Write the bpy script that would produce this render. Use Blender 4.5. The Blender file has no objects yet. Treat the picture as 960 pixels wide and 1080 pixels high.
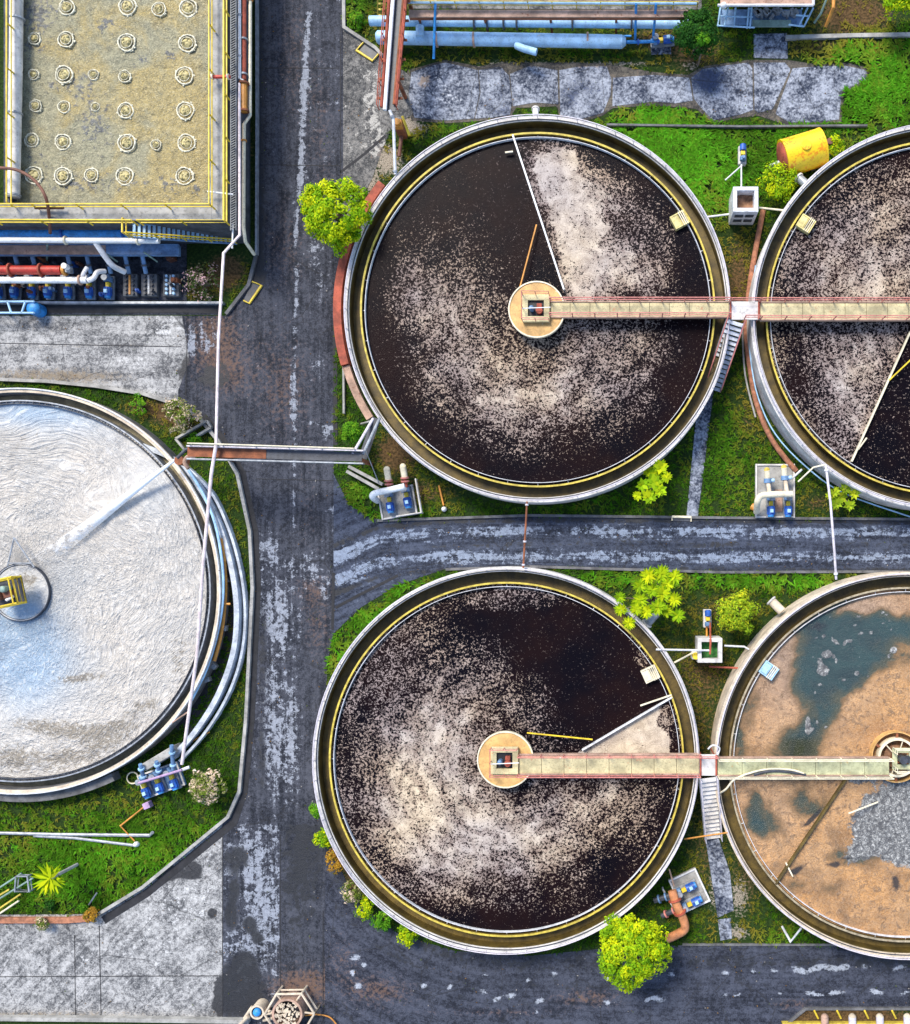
import bpy, math, random
import numpy as np
from mathutils import Vector, Matrix
random.seed(7); RNG = np.random.default_rng(7)
PI = math.pi
SC = bpy.context.scene
COL = SC.collection
# ---------------------------------------------------------------- survey frame
H = 60.0; S = 0.06; VX, VY = 645.0, 590.0      # camera height, metres per photo pixel on the ground, nadir pixel
def P(px, py, z=0.0):
    k = S*(H-z)/H
    return Vector(((px-VX)*k, (VY-py)*k, z))
def LN(n, z=0.0): return n*S*(H-z)/H
def PX(x, y, z=0.0):
    k = S*(H-z)/H
    return x/k+VX, VY-y/k
# ---------------------------------------------------------------- mesh builder
ORG = {}
def org(o): return ORG.get(o.name, Vector((0, 0, 0))) if o else Vector((0, 0, 0))
class MB:
    def __init__(s): s.v = []; s.f = []
    def add(s, vs, fs):
        n = len(s.v); s.v += [tuple(v) for v in vs]; s.f += [tuple(i+n for i in f) for f in fs]; return s
    def box(s, c, size, rz=0.0, ry=0.0, rx=0.0):
        R = Matrix.Rotation(rz, 3, 'Z') @ Matrix.Rotation(ry, 3, 'Y') @ Matrix.Rotation(rx, 3, 'X')
        hx, hy, hz = size[0]/2, size[1]/2, size[2]/2
        b = min(hx, hy, hz)*0.14
        c = Vector(c); vs = []; fs = []
        # chamfered box: 24 verts
        idx = {}
        for sx in (-1, 1):
            for sy in (-1, 1):
                for sz in (-1, 1):
                    for ax in range(3):
                        p = [sx*hx, sy*hy, sz*hz]
                        for k in range(3):
                            if k != ax: p[k] -= (sx, sy, sz)[k]*b
                        idx[(sx, sy, sz, ax)] = len(vs); vs.append(c + R @ Vector(p))
        for ax in range(3):
            u, w = [(1, 2), (2, 0), (0, 1)][ax]
            for sg in (-1, 1):
                q = []
                for a, bb in ((-1, -1), (1, -1), (1, 1), (-1, 1)):
                    t = [0, 0, 0]; t[ax] = sg; t[u] = a; t[w] = bb; q.append(idx[(t[0], t[1], t[2], ax)])
                fs.append(q if sg > 0 else q[::-1])
        for ax in range(3):      # edges parallel to ax
            u, w = [(1, 2), (2, 0), (0, 1)][ax]
            for a in (-1, 1):
                for bb in (-1, 1):
                    t0 = [0, 0, 0]; t0[ax] = -1; t0[u] = a; t0[w] = bb
                    t1 = list(t0); t1[ax] = 1
                    q = [idx[(*t0, u)], idx[(*t1, u)], idx[(*t1, w)], idx[(*t0, w)]]
                    if a*bb > 0: q = q[::-1]
                    fs.append(q)
        for sx in (-1, 1):
            for sy in (-1, 1):
                for sz in (-1, 1):
                    q = [idx[(sx, sy, sz, 0)], idx[(sx, sy, sz, 1)], idx[(sx, sy, sz, 2)]]
                    fs.append(q if sx*sy*sz > 0 else q[::-1])
        return s.add(vs, fs)
    def prism(s, pts, z0, z1):
        n = len(pts)
        a = sum(pts[i][0]*pts[(i+1) % n][1]-pts[(i+1) % n][0]*pts[i][1] for i in range(n))
        if a < 0: pts = pts[::-1]
        vs = [(p[0], p[1], z0) for p in pts]+[(p[0], p[1], z1) for p in pts]
        fs = [tuple(range(n, 2*n)), tuple(range(n))[::-1]]+[(i, (i+1) % n, n+(i+1) % n, n+i) for i in range(n)]
        return s.add(vs, fs)
    def tube(s, pts, r, n=8, closed=False, cap=True):
        pts = [Vector(p) for p in pts]; m = len(pts)
        rs = r if isinstance(r, (list, tuple)) else [r]*m
        vs = []; fs = []; prev = None
        for i in range(m):
            if closed: t = pts[(i+1) % m]-pts[i-1]
            else: t = pts[min(i+1, m-1)]-pts[max(i-1, 0)]
            if t.length < 1e-9: t = Vector((0, 0, 1))
            t.normalize()
            if prev is None:
                ref = Vector((0, 0, 1)) if abs(t.z) < .9 else Vector((1, 0, 0))
                a = t.cross(ref).normalized()
            else:
                a = (prev-t*prev.dot(t))
                a = a.normalized() if a.length > 1e-6 else t.orthogonal().normalized()
            prev = a; b = t.cross(a)
            k = 1.0
            if 0 < i < m-1 or closed:
                d0 = (pts[i]-pts[i-1]).normalized(); d1 = (pts[(i+1) % m]-pts[i]).normalized()
                c = max(.35, math.sqrt(max(0, (1+d0.dot(d1))/2))); k = 1/c
            for j in range(n):
                th = 2*PI*j/n
                vs.append(pts[i]+(a*math.cos(th)*min(k, 1.6)+b*math.sin(th))*rs[i])
        for i in range(m if closed else m-1):
            i2 = (i+1) % m
            for j in range(n):
                j2 = (j+1) % n
                fs.append((i*n+j, i*n+j2, i2*n+j2, i2*n+j))
        if cap and not closed:
            fs.append(tuple(range(n))[::-1]); fs.append(tuple((m-1)*n+j for j in range(n)))
        return s.add(vs, fs)
    def cyl(s, p0, p1, r, n=16): return s.tube([p0, p1], r, n)
    def dome(s, c, r, hz, n=16, m=5):
        vs = []; fs = []; c = Vector(c)
        for i in range(m):
            a = PI/2*i/m
            for j in range(n):
                t = 2*PI*j/n; vs.append(c+Vector((r*math.cos(a)*math.cos(t), r*math.cos(a)*math.sin(t), hz*math.sin(a))))
        vs.append(c+Vector((0, 0, hz)))
        for i in range(m-1):
            for j in range(n): fs.append((i*n+j, i*n+(j+1) % n, (i+1)*n+(j+1) % n, (i+1)*n+j))
        for j in range(n): fs.append(((m-1)*n+j, (m-1)*n+(j+1) % n, m*n))
        return s.add(vs, fs)
    def ring(s, c, r0, r1, z0, z1, n=160, a0=0.0, a1=2*PI):
        full = abs(a1-a0-2*PI) < 1e-6; k = n if full else n+1
        vs = []; fs = []
        for i in range(k):
            a = a0+(a1-a0)*i/n; ca, sa = math.cos(a), math.sin(a)
            for r, z in ((r0, z0), (r1, z0), (r1, z1), (r0, z1)): vs.append((c[0]+r*ca, c[1]+r*sa, z))
        for i in range(n):
            b = ((i+1) % k)*4; a = i*4
            for j in range(4):
                j2 = (j+1) % 4; fs.append((a+j, b+j, b+j2, a+j2)[::-1])
        if not full: fs += [(0, 1, 2, 3), (4*n+3, 4*n+2, 4*n+1, 4*n)]
        return s.add(vs, fs)
    def disc(s, c, r, z0, z1, n=64):
        return s.prism([(c[0]+r*math.cos(2*PI*i/n), c[1]+r*math.sin(2*PI*i/n)) for i in range(n)], z0, z1)
    def strip(s, path, w, z0, z1):
        pts = [Vector((p[0], p[1])) for p in path]; m = len(pts); Lf = []; Rt = []
        for i in range(m):
            d0 = (pts[i]-pts[i-1]).normalized() if i else None
            d1 = (pts[i+1]-pts[i]).normalized() if i < m-1 else None
            d = d0 if d1 is None else d1 if d0 is None else (d0+d1).normalized()
            nrm = Vector((-d.y, d.x)); k = 1.0
            if d0 is not None and d1 is not None: k = 1/max(.5, nrm.dot(Vector((-d1.y, d1.x))))
            Lf.append(pts[i]+nrm*w/2*k); Rt.append(pts[i]-nrm*w/2*k)
        vs = []; fs = []
        for i in range(m):
            vs += [(Lf[i].x, Lf[i].y, z0), (Rt[i].x, Rt[i].y, z0), (Rt[i].x, Rt[i].y, z1), (Lf[i].x, Lf[i].y, z1)]
        for i in range(m-1):
            a, b = i*4, i*4+4
            for j in range(4):
                j2 = (j+1) % 4; fs.append((a+j, a+j2, b+j2, b+j)[::-1])
        fs += [(0, 1, 2, 3)[::-1], (4*m-4, 4*m-3, 4*m-2, 4*m-1)]
        return s.add(vs, fs)
    def railing(s, path, h=.95, step=1.5, r=.032, mid=1, post_r=None):
        path = [Vector(p) for p in path]; up = Vector((0, 0, h))
        s.tube([p+up for p in path], r, 6)
        for q in range(mid): s.tube([p+up*((q+1)/(mid+1)) for p in path], r*.8, 6)
        for i in range(len(path)-1):
            a, b = path[i], path[i+1]; k = max(1, int((b-a).length/step))
            for j in range(k+(i == len(path)-2)):
                p = a.lerp(b, j/k); s.tube([p, p+up], post_r or r, 6)
        return s
    def build(s, name, mat, parent=None, smooth=35):
        o0 = org(parent)
        me = bpy.data.meshes.new(name)
        me.from_pydata([(v[0]-o0.x, v[1]-o0.y, v[2]-o0.z) for v in s.v], [], s.f)
        me.materials.append(mat)
        if smooth:
            me.polygons.foreach_set('use_smooth', [True]*len(me.polygons))
            me.set_sharp_from_angle(angle=math.radians(smooth))
        me.update()
        o = bpy.data.objects.new(name, me); COL.objects.link(o)
        if parent: o.parent = parent
        ORG[o.name] = o0
        return o
def tag(o, label, cat, group=None):
    o['label'] = label; o['category'] = cat
    if group: o['group'] = group
    return o
def struct(o, kind='structure'): o['kind'] = kind; return o
def thing(name, label, cat, loc=(0, 0, 0), group=None):
    o = bpy.data.objects.new(name, None); COL.objects.link(o); o.location = loc; o.empty_display_size = .2
    ORG[o.name] = Vector(loc); return tag(o, label, cat, group)
def dup(o, parent=None):
    c = o.copy(); COL.objects.link(c)
    if parent: c.parent = parent
    for ch in [x for x in KIDS(o)]: dup(ch, c)
    return c
def KIDS(o): return [x for x in COL.objects if x.parent == o]
def place(root, first, loc, rz, label, group=None):
    r = root if first else dup(root)
    r.location = loc; r.rotation_euler = (0, 0, rz); r['label'] = label
    if group: r['group'] = group
    return r
def arc(c, r, a0, a1, n, z): return [(c[0]+r*math.cos(a0+(a1-a0)*i/n), c[1]+r*math.sin(a0+(a1-a0)*i/n), z) for i in range(n+1)]
def smoothpath(pts, k=6):
    pts = [Vector(p) for p in pts]; out = []
    for i in range(len(pts)-1):
        p0 = pts[max(i-1, 0)]; p1 = pts[i]; p2 = pts[i+1]; p3 = pts[min(i+2, len(pts)-1)]
        for j in range(k):
            t = j/k
            out.append(.5*((2*p1)+(p2-p0)*t+(2*p0-5*p1+4*p2-p3)*t*t+(3*p1-p0-3*p2+p3)*t**3))
    out.append(pts[-1]); return out
def PP(z, *pts): return [P(x, y, z) for x, y in pts]

# ---------------------------------------------------------------- numpy fields
def vnoise(x, y, seed=0):
    xi = np.floor(x).astype(np.int64); yi = np.floor(y).astype(np.int64); xf = x-xi; yf = y-yi
    def h(a, b):
        n = (a*374761393+b*668265263+seed*1274126177) & 0xffffffff
        n = ((n ^ (n >> 13))*1274126177) & 0xffffffff
        return ((n ^ (n >> 16)) & 0xffff)/65535.0
    u = xf*xf*(3-2*xf); v = yf*yf*(3-2*yf)
    return (h(xi, yi)*(1-u)+h(xi+1, yi)*u)*(1-v)+(h(xi, yi+1)*(1-u)+h(xi+1, yi+1)*u)*v
def fbm(x, y, seed=0, o=4):
    t = 0; a = .5
    for k in range(o): t = t+a*vnoise(x*2**k, y*2**k, seed+k*17); a *= .5
    return t/(1-.5**o)
def blobs(x, y, L):
    t = np.zeros_like(x)
    for b in L:
        cx, cy, rx, ry = b[:4]; amp = b[4] if len(b) > 4 else 1.0; rot = math.radians(b[5]) if len(b) > 5 else 0
        dx, dy = x-cx, y-cy
        if rot: dx, dy = dx*math.cos(rot)+dy*math.sin(rot), -dx*math.sin(rot)+dy*math.cos(rot)
        t = t+amp*np.exp(-((dx/rx)**2+(dy/ry)**2))
    return t
def seg(x, y, x0, y0, x1, y1, w):
    dx, dy = x1-x0, y1-y0; t = np.clip(((x-x0)*dx+(y-y0)*dy)/(dx*dx+dy*dy), 0, 1)
    d = np.hypot(x-(x0+t*dx), y-(y0+t*dy)); return np.exp(-(d/w)**2)
def polysd(x, y, poly):          # signed distance (inside negative) + nearest boundary point
    best = np.full(x.shape, 1e18); bx = x.copy(); by = y.copy(); ins = np.zeros(x.shape, bool)
    n = len(poly)
    for i in range(n):
        x0, y0 = poly[i]; x1, y1 = poly[(i+1) % n]; dx, dy = x1-x0, y1-y0
        t = np.clip(((x-x0)*dx+(y-y0)*dy)/(dx*dx+dy*dy+1e-12), 0, 1)
        qx, qy = x0+t*dx, y0+t*dy; d = (x-qx)**2+(y-qy)**2
        m = d < best; best = np.where(m, d, best); bx = np.where(m, qx, bx); by = np.where(m, qy, by)
        if y0 != y1:
            c = ((y0 > y) != (y1 > y)) & (x < (x1-x0)*(y-y0)/(y1-y0)+x0); ins ^= c
    d = np.sqrt(best); return np.where(ins, -d, d), bx, by
EX = []                         # world polygons where no grass grows
def sheet(name, poly, z, cell, mat, attrs=None, zf=None, parent=None, world=False, ex=True, smooth=False):
    """fine sheet inside a closed outline, surface attributes from attrs(px,py,x,y)"""
    W = poly if world else [tuple(P(a, b, z)[:2]) for a, b in poly]
    if ex: EX.append(W)
    xs = np.array([p[0] for p in W]); ys = np.array([p[1] for p in W])
    nx = int((xs.max()-xs.min())/cell)+3; ny = int((ys.max()-ys.min())/cell)+3
    gx, gy = np.meshgrid(xs.min()-cell+np.arange(nx)*cell, ys.min()-cell+np.arange(ny)*cell)
    sd, bx, by = polysd(gx, gy, W); inside = sd < 0
    X = np.where(inside, gx, bx); Y = np.where(inside, gy, by)
    keep = inside[:-1, :-1] | inside[1:, :-1] | inside[:-1, 1:] | inside[1:, 1:]
    id_ = np.arange(nx*ny).reshape(ny, nx)
    q = np.stack([id_[:-1, :-1], id_[:-1, 1:], id_[1:, 1:], id_[1:, :-1]], -1)[keep]
    used = np.unique(q); mp = np.full(nx*ny, -1); mp[used] = np.arange(len(used)); q = mp[q]
    x = X.ravel()[used]; y = Y.ravel()[used]
    px, py = PX(x, y, z)
    zz = np.full(x.shape, z) if zf is None else z+zf(px, py, x, y)
    o0 = org(parent)
    me = bpy.data.meshes.new(name)
    me.from_pydata(np.stack([x-o0.x, y-o0.y, zz-o0.z], -1).tolist(), [], q.tolist())
    me.materials.append(mat)
    if attrs:
        for k, val in attrs(px, py, x, y).items():
            at = me.attributes.new(k, 'FLOAT', 'POINT'); at.data.foreach_set('value', np.ascontiguousarray(np.broadcast_to(val, x.shape), dtype=np.float32))
    me.polygons.foreach_set('use_smooth', [True]*len(me.polygons)); me.update()
    o = bpy.data.objects.new(name, me); COL.objects.link(o)
    if parent: o.parent = parent
    ORG[o.name] = o0
    return o
def circle(c, r, n=180): return [(c[0]+r*math.cos(2*PI*i/n), c[1]+r*math.sin(2*PI*i/n)) for i in range(n)]

# ---------------------------------------------------------------- node helpers
class NT:
    def __init__(s, name):
        s.m = bpy.data.materials.new(name); s.m.use_nodes = True; s.t = s.m.node_tree; s.n = s.t.nodes; s.n.clear()
        s.out = s.n.new('ShaderNodeOutputMaterial'); s.b = s.n.new('ShaderNodeBsdfPrincipled')
        s.t.links.new(s.b.outputs[0], s.out.inputs[0]); s.pos = s.n.new('ShaderNodeNewGeometry').outputs['Position']
    def set(s, sock, v):
        if hasattr(v, 'is_output') or isinstance(v, bpy.types.NodeSocket): s.t.links.new(v, sock)
        else: sock.default_value = v
    def math(s, op, a, b=0.0, c=0.0, clamp=False):
        n = s.n.new('ShaderNodeMath'); n.operation = op; n.use_clamp = clamp
        for i, v in enumerate((a, b, c)): s.set(n.inputs[i], v)
        return n.outputs[0]
    def ss(s, v, a, b):
        if a > b: return s.math('SUBTRACT', 1.0, s.ss(v, b, a))
        n = s.n.new('ShaderNodeMapRange'); n.interpolation_type = 'SMOOTHSTEP'; s.set(n.inputs[0], v)
        n.inputs[1].default_value = a; n.inputs[2].default_value = b; return n.outputs[0]
    def un(s, *a, **k): return s.ss(s.noise(*a, **k), .30, .70)
    def sumw(s, *tw):
        r = None
        for v, w in tw:
            q = s.math('MULTIPLY', v, w) if w != 1 else v
            r = q if r is None else s.math('ADD', r, q)
        return r
    def cen(s, v): return s.math('SUBTRACT', v, .5)
    def noise(s, scale, detail=4, rough=.55, dist=0, vec=None):
        n = s.n.new('ShaderNodeTexNoise'); s.set(n.inputs['Vector'], vec if vec is not None else s.pos)
        n.inputs['Scale'].default_value = scale; n.inputs['Detail'].default_value = detail
        n.inputs['Roughness'].default_value = rough; n.inputs['Distortion'].default_value = dist; return n.outputs[0]
    def voro(s, scale, feature='F1', vec=None, out=0):
        n = s.n.new('ShaderNodeTexVoronoi'); n.feature = feature; s.set(n.inputs['Vector'], vec if vec is not None else s.pos)
        n.inputs['Scale'].default_value = scale; return n.outputs[out]
    def attr(s, name, color=False):
        n = s.n.new('ShaderNodeAttribute'); n.attribute_name = name; return n.outputs['Color' if color else 'Fac']
    def mix(s, f, a, b, mode='MIX'):
        n = s.n.new('ShaderNodeMix'); n.data_type = 'RGBA'; n.blend_type = mode
        s.set(n.inputs[0], f); s.set(n.inputs[6], c4(a)); s.set(n.inputs[7], c4(b)); return n.outputs[2]
    def scale(s, vec, v):
        n = s.n.new('ShaderNodeVectorMath'); n.operation = 'MULTIPLY'; s.set(n.inputs[0], vec); n.inputs[1].default_value = v; return n.outputs[0]
    def comb(s, x, y, z=0.0):
        n = s.n.new('ShaderNodeCombineXYZ'); s.set(n.inputs[0], x); s.set(n.inputs[1], y); s.set(n.inputs[2], z); return n.outputs[0]
    def bump(s, h, strength=.3, dist=.05):
        n = s.n.new('ShaderNodeBump'); s.set(n.inputs['Height'], h); n.inputs['Strength'].default_value = strength
        n.inputs['Distance'].default_value = dist; s.t.links.new(n.outputs[0], s.b.inputs['Normal'])
    def fin(s, col, rough=.8, metal=0.0, spec=.5):
        s.set(s.b.inputs['Base Color'], c4(col)); s.set(s.b.inputs['Roughness'], rough); s.b.inputs['Metallic'].default_value = metal
        s.b.inputs['Specular IOR Level'].default_value = spec
        return s.m
def c4(c): return (*c, 1.0) if isinstance(c, tuple) and len(c) == 3 else c
def mul(c, k): return tuple(min(1, max(0, v*k)) for v in c)
def paint(name, col, rough=.5, var=.3, scale=2.5, rust=0.0, rustcol=(.17, .06, .025), metal=0.0, fine=9, bump=.15):
    t = NT(name); n1 = t.noise(scale, 5, .6); n2 = t.noise(fine, 4, .65)
    c = t.mix(t.ss(n1, .3, .7), mul(col, 1-var), mul(col, 1+var*.6))
    c = t.mix(t.math('MULTIPLY', t.ss(n2, .52, .68), .35+var*.5), c, mul(col, .35))
    if rust:
        r = t.math('ADD', t.math('MULTIPLY', t.noise(scale*.9+.7, 6, .7), .7), t.math('MULTIPLY', n2, .3))
        c = t.mix(t.ss(r, .66-rust*.3, .72-rust*.3), c, rustcol)
    if bump: t.bump(n2, bump, .03)
    return t.fin(c, rough, metal)
M = {}
def mk(k, *a, **b): M[k] = paint(k.replace('_', ' '), *a, **b)
mk('concrete', (.34, .33, .31), .9, .35, 1.2, fine=6)
mk('concrete_dark', (.13, .13, .135), .9, .45, 1.4, fine=6)
mk('concrete_pale', (.62, .59, .56), .85, .3, 1.1, .12, (.22, .15, .1), fine=5)
mk('concrete_cream', (.60, .50, .38), .85, .3, 1.3, .15, (.22, .14, .08))
mk('stair', (.52, .56, .62), .6, .35, 3, .15, (.25, .26, .3))
mk('launder', (.26, .22, .13), .7, .4, 1.5, .15, (.12, .11, .08))
mk('channel_wall', (.50, .54, .60), .8, .35, 1.5, .15, (.2, .22, .26))
mk('hose_grey', (.20, .21, .22), .6, .35, 3)
mk('basin_wall', (.075, .08, .095), .9, .5, 1.4)  # very dark: the shade on the basin's east face is in this colour
mk('channel', (.105, .070, .013), .6, .5, 1.5)
mk('weir_yellow', (.56, .43, .06), .6, .35, 3, .12, (.12, .1, .04))
mk('weir_tan', (.36, .30, .20), .7, .4, 3, .2)
mk('white', (.80, .80, .80), .4, .12, 2, .05)
mk('white_dirty', (.68, .68, .70), .5, .25, 2, .12)
mk('pipe_pink', (.74, .62, .62), .45, .25, 2, .14)
mk('rail_pale', (.62, .57, .62), .45, .2, 3, .14)
mk('rail_red', (.56, .20, .17), .5, .3, 3, .2, (.6, .5, .45))
mk('deck_cream', (.56, .48, .27), .75, .35, 1.1, .24, (.48, .28, .15))
mk('deck_green', (.46, .46, .27), .75, .4, 1.1, .24, (.46, .30, .12))
mk('hub_tan', (.62, .37, .13), .6, .3, 1.3, .2, (.72, .6, .42))
mk('box_yellow', (.66, .56, .22), .6, .35, 3, .2, (.7, .66, .5))
mk('yellow', (.74, .53, .03), .5, .25, 2, .06, (.2, .1, .02))
mk('tank_yellow', (.86, .58, .010), .35, .12, .55, .46, (.78, .27, .008))
mk('orange', (.62, .26, .04), .5, .3, 2, .1)
mk('orange_pipe', (.55, .22, .09), .6, .3, 2, .15, (.6, .42, .3))
mk('rust', (.26, .085, .035), .8, .5, 1.5, .2, (.07, .035, .03))
mk('rust_red', (.36, .075, .04), .75, .45, 1.6, .2, (.10, .04, .03))
mk('rust_pale', (.42, .27, .20), .8, .4, 1.2, .3, (.18, .07, .04))
mk('red', (.46, .035, .02), .5, .35, 2, .1, (.2, .02, .015))
mk('brown', (.16, .06, .035), .6, .3, 2)
mk('blue', (.02, .10, .42), .5, .45, 3, .14, (.20, .20, .22))
mk('blue_bright', (.03, .25, .62), .5, .4, 3, .12, (.25, .22, .2))
mk('blue_pale', (.36, .58, .80), .5, .25, 1.4, .16, (.66, .62, .55))
mk('blue_steel', (.13, .24, .42), .5, .4, 2, .15, (.4, .45, .5))
mk('steel', (.34, .36, .39), .45, .35, 2.5, .15, metal=.3)
mk('steel_dark', (.05, .055, .07), .5, .4, 2.5)
mk('black', (.012, .012, .014), .5, .2, 3)
mk('lilac', (.42, .28, .45), .6, .3, 3)
mk('cream_pipe', (.76, .68, .50), .45, .2, 2, .1, (.5, .3, .15))
mk('brick', (.38, .16, .09), .9, .4, 3)
mk('soil', (.26, .14, .08), .95, .5, 3, fine=12, bump=.6)
mk('trunk', (.22, .16, .11), .9, .4, 4)
mk('palm_trunk', (.36, .35, .34), .9, .3, 4)
mk('teal_rail', (.22, .32, .28), .5, .3, 2)
mk('duckweed', (.035, .17, .03), .9, .6, 4, fine=18, bump=.5)
mk('drain', (.018, .018, .022), .8, .4, 2)

def road_mat(name, lo, hi, light, dark=(.006, .0065, .009), warm=(.15, .085, .055), streak=.5, speck=.25, gs=14, lk=1.0):
    t = NT(name); u = t.attr('flow_u'); w = t.attr('flow_w')
    st = t.un(1.0, 5, .62, .3, t.comb(t.math('MULTIPLY', u, .2), t.math('MULTIPLY', w, 2.8)))
    mo = t.un(.7, 6, .62, .4); fi = t.un(4.0, 6, .7); gr = t.un(gs, 3, .7)
    v = t.sumw((st, .42*streak+.04), (mo, .34-.2*streak), (fi, .30), (gr, .26))
    c = t.mix(t.ss(v, .2, .82), lo, hi)
    c = t.mix(t.math('MULTIPLY', t.ss(t.sumw((t.attr('warm'), 1), (t.cen(fi), .6)), .25, .8), .8), c, warm)
    brk = t.sumw((t.cen(t.un(1.9, 8, .66, .5)), .62), (t.cen(fi), .34), (t.cen(gr), speck), (t.cen(st), streak*.7))
    lm = t.ss(t.sumw((t.attr('light'), 1), (brk, lk)), .44, .72)
    c = t.mix(t.math('MULTIPLY', lm, .88), c, t.mix(t.math('MULTIPLY', t.math('ADD', fi, gr), .5), mul(light, .45), light))
    dm = t.ss(t.sumw((t.attr('dark'), 1), (brk, .6)), .42, .6)
    c = t.mix(t.math('MULTIPLY', dm, .95), c, t.mix(gr, dark, mul(dark, 2.2)))
    ck = t.ss(t.voro(.34, 'DISTANCE_TO_EDGE', t.mix(.9, t.pos, t.noise(1.1, 5, .7), 'ADD')), .012, .004)
    c = t.mix(t.math('MULTIPLY', ck, .55), c, (.012, .012, .014))
    t.bump(t.math('ADD', fi, gr), .35, .03)
    return t.fin(c, t.math('SUBTRACT', .92, t.math('MULTIPLY', dm, .3)))
M['asphalt'] = road_mat('asphalt', (.0025, .0045, .011), (.062, .067, .088), (.36, .39, .46))
M['asphalt_south'] = road_mat('dark asphalt', (.003, .005, .013), (.060, .068, .098), (.46, .50, .58), streak=.45, lk=.6)
M['asphalt_east'] = road_mat('rubbed asphalt', (.003, .006, .016), (.060, .074, .115), (.30, .36, .48), streak=.7)
M['paving'] = road_mat('concrete paving', (.06, .062, .068), (.46, .455, .45), (.68, .68, .68), (.010, .010, .012), (.20, .15, .09), .3)
M['apron'] = road_mat('worn apron', (.03, .032, .036), (.26, .25, .235), (.56, .54, .50), streak=.1, speck=.4)
M['slab_bed'] = road_mat('stony path bed', (.02, .02, .022), (.16, .14, .11), (.45, .40, .33), streak=.03, speck=.5)
M['slab'] = road_mat('weathered slabs', (.010, .018, .042), (.36, .39, .46), (.66, .68, .72), (.012, .022, .055), (.40, .28, .18), .03, .55, 7)

def scum_mat():
    t = NT('dark liquor with floating scum'); fl = t.comb(t.attr('flow_u'), t.attr('flow_w'))
    sw = t.un(1.0, 5, .62, .6, fl); md = t.un(1.15, 6, .68, .9)
    d = t.sumw((t.attr('scum'), 1), (t.math('MULTIPLY', t.sumw((t.cen(sw), .34), (t.cen(md), .16)), t.ss(t.attr('scum'), .02, .3)), 1))
    n = t.ss(t.sumw((t.noise(6.8, 2, .6), .5), (t.noise(15, 3, .7), .5)), .36, .64)
    m = t.ss(t.math('SUBTRACT', n, t.math('SUBTRACT', 1.0, d)), -.03, .09)
    tone = t.un(.2, 3, .5); fi = t.un(15, 3, .75)
    sc = t.mix(tone, (.47, .42, .39), (.64, .53, .38))
    sc = t.mix(t.ss(d, .45, 1.0), t.mix(1.0, sc, (.62, .56, .57), 'MULTIPLY'), sc)
    sc = t.mix(t.math('MULTIPLY', t.math('ADD', fi, md), .5), t.mix(1.0, sc, (.42, .38, .38), 'MULTIPLY'), t.mix(1.0, sc, (1.2, 1.2, 1.2), 'MULTIPLY'))
    base = t.mix(t.un(.3, 3), (.0035, .003, .0055), (.011, .0052, .0055))
    t.bump(t.sumw((m, 1), (fi, .2)), .45, .04)
    return t.fin(t.mix(m, base, sc), t.math('ADD', .25, t.math('MULTIPLY', m, .65)), spec=.04)
M['scum'] = scum_mat()
def sludge_mat():
    t = NT('sludge crust on teal water'); n = t.un(.6, 7, .62, .8); n2 = t.un(2.6, 7, .7, .6); n3 = t.un(12, 4, .72); n1 = t.un(.22, 4, .6)
    br = t.sumw((t.cen(n), .36), (t.cen(n2), .22))
    cr = t.sumw((t.attr('crust'), 1), (br, 1)); s = t.ss(cr, .30, .60)
    wat = t.mix(t.ss(t.attr('olive'), .2, .8), (.030, .062, .064), (.035, .040, .014))
    wat = t.mix(t.math('MULTIPLY', n, .6), wat, (.016, .026, .034))
    sc = t.mix(n, (.20, .09, .03), (.55, .27, .085))
    sc = t.mix(t.math('MULTIPLY', n1, .45), sc, (.62, .40, .22))
    sc = t.mix(t.attr('pink'), sc, t.mix(n, (.15, .11, .10), (.43, .30, .22)))
    wr = t.ss(t.math('ABSOLUTE', t.cen(t.noise(1.9, 6, .7, 1.6))), .05, 0)
    sc = t.mix(t.math('MULTIPLY', t.math('MULTIPLY', wr, n), .75), sc, (.10, .055, .03))
    sc = t.mix(t.math('MULTIPLY', t.ss(n2, .5, .95), .8), sc, (.11, .065, .038))
    sc = t.mix(t.math('MULTIPLY', n3, .3), sc, (.66, .48, .33))
    wet = t.ss(cr, 1.0, .45); sc = t.mix(t.math('MULTIPLY', wet, .75), sc, (.13, .085, .045))
    wat = t.mix(t.math('MULTIPLY', t.ss(cr, -.35, .4), .7), wat, (.085, .08, .05))
    c = t.mix(s, wat, sc)
    g = t.ss(t.sumw((t.attr('foam'), 1), (br, 1.0)), .40, .52)
    wp = t.mix(.5, t.pos, t.noise(2.2, 6, .7), 'ADD')
    gv = t.voro(3.6, 'F1', wp); gl = t.ss(t.math('ABSOLUTE', t.cen(t.noise(2.8, 6, .72, 1.4))), .0, .06)
    gc = t.mix(t.math('MULTIPLY', gl, t.ss(gv, .95, .3)), (.10, .10, .105), t.mix(n3, (.20, .20, .195), (.62, .61, .58)))
    c = t.mix(g, c, gc)
    dk = t.ss(t.sumw((t.attr('black'), 1), (br, .9)), .36, .74); c = t.mix(t.math('MULTIPLY', dk, .9), c, (.02, .026, .035))
    t.bump(t.sumw((s, .4), (n3, .5), (n2, .6), (t.math('MULTIPLY', g, gl), .9)), .6, .08)
    return t.fin(c, t.math('ADD', .2, t.math('MULTIPLY', t.math('MAXIMUM', s, g), .7)), spec=.3)
M['sludge'] = sludge_mat()
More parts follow.
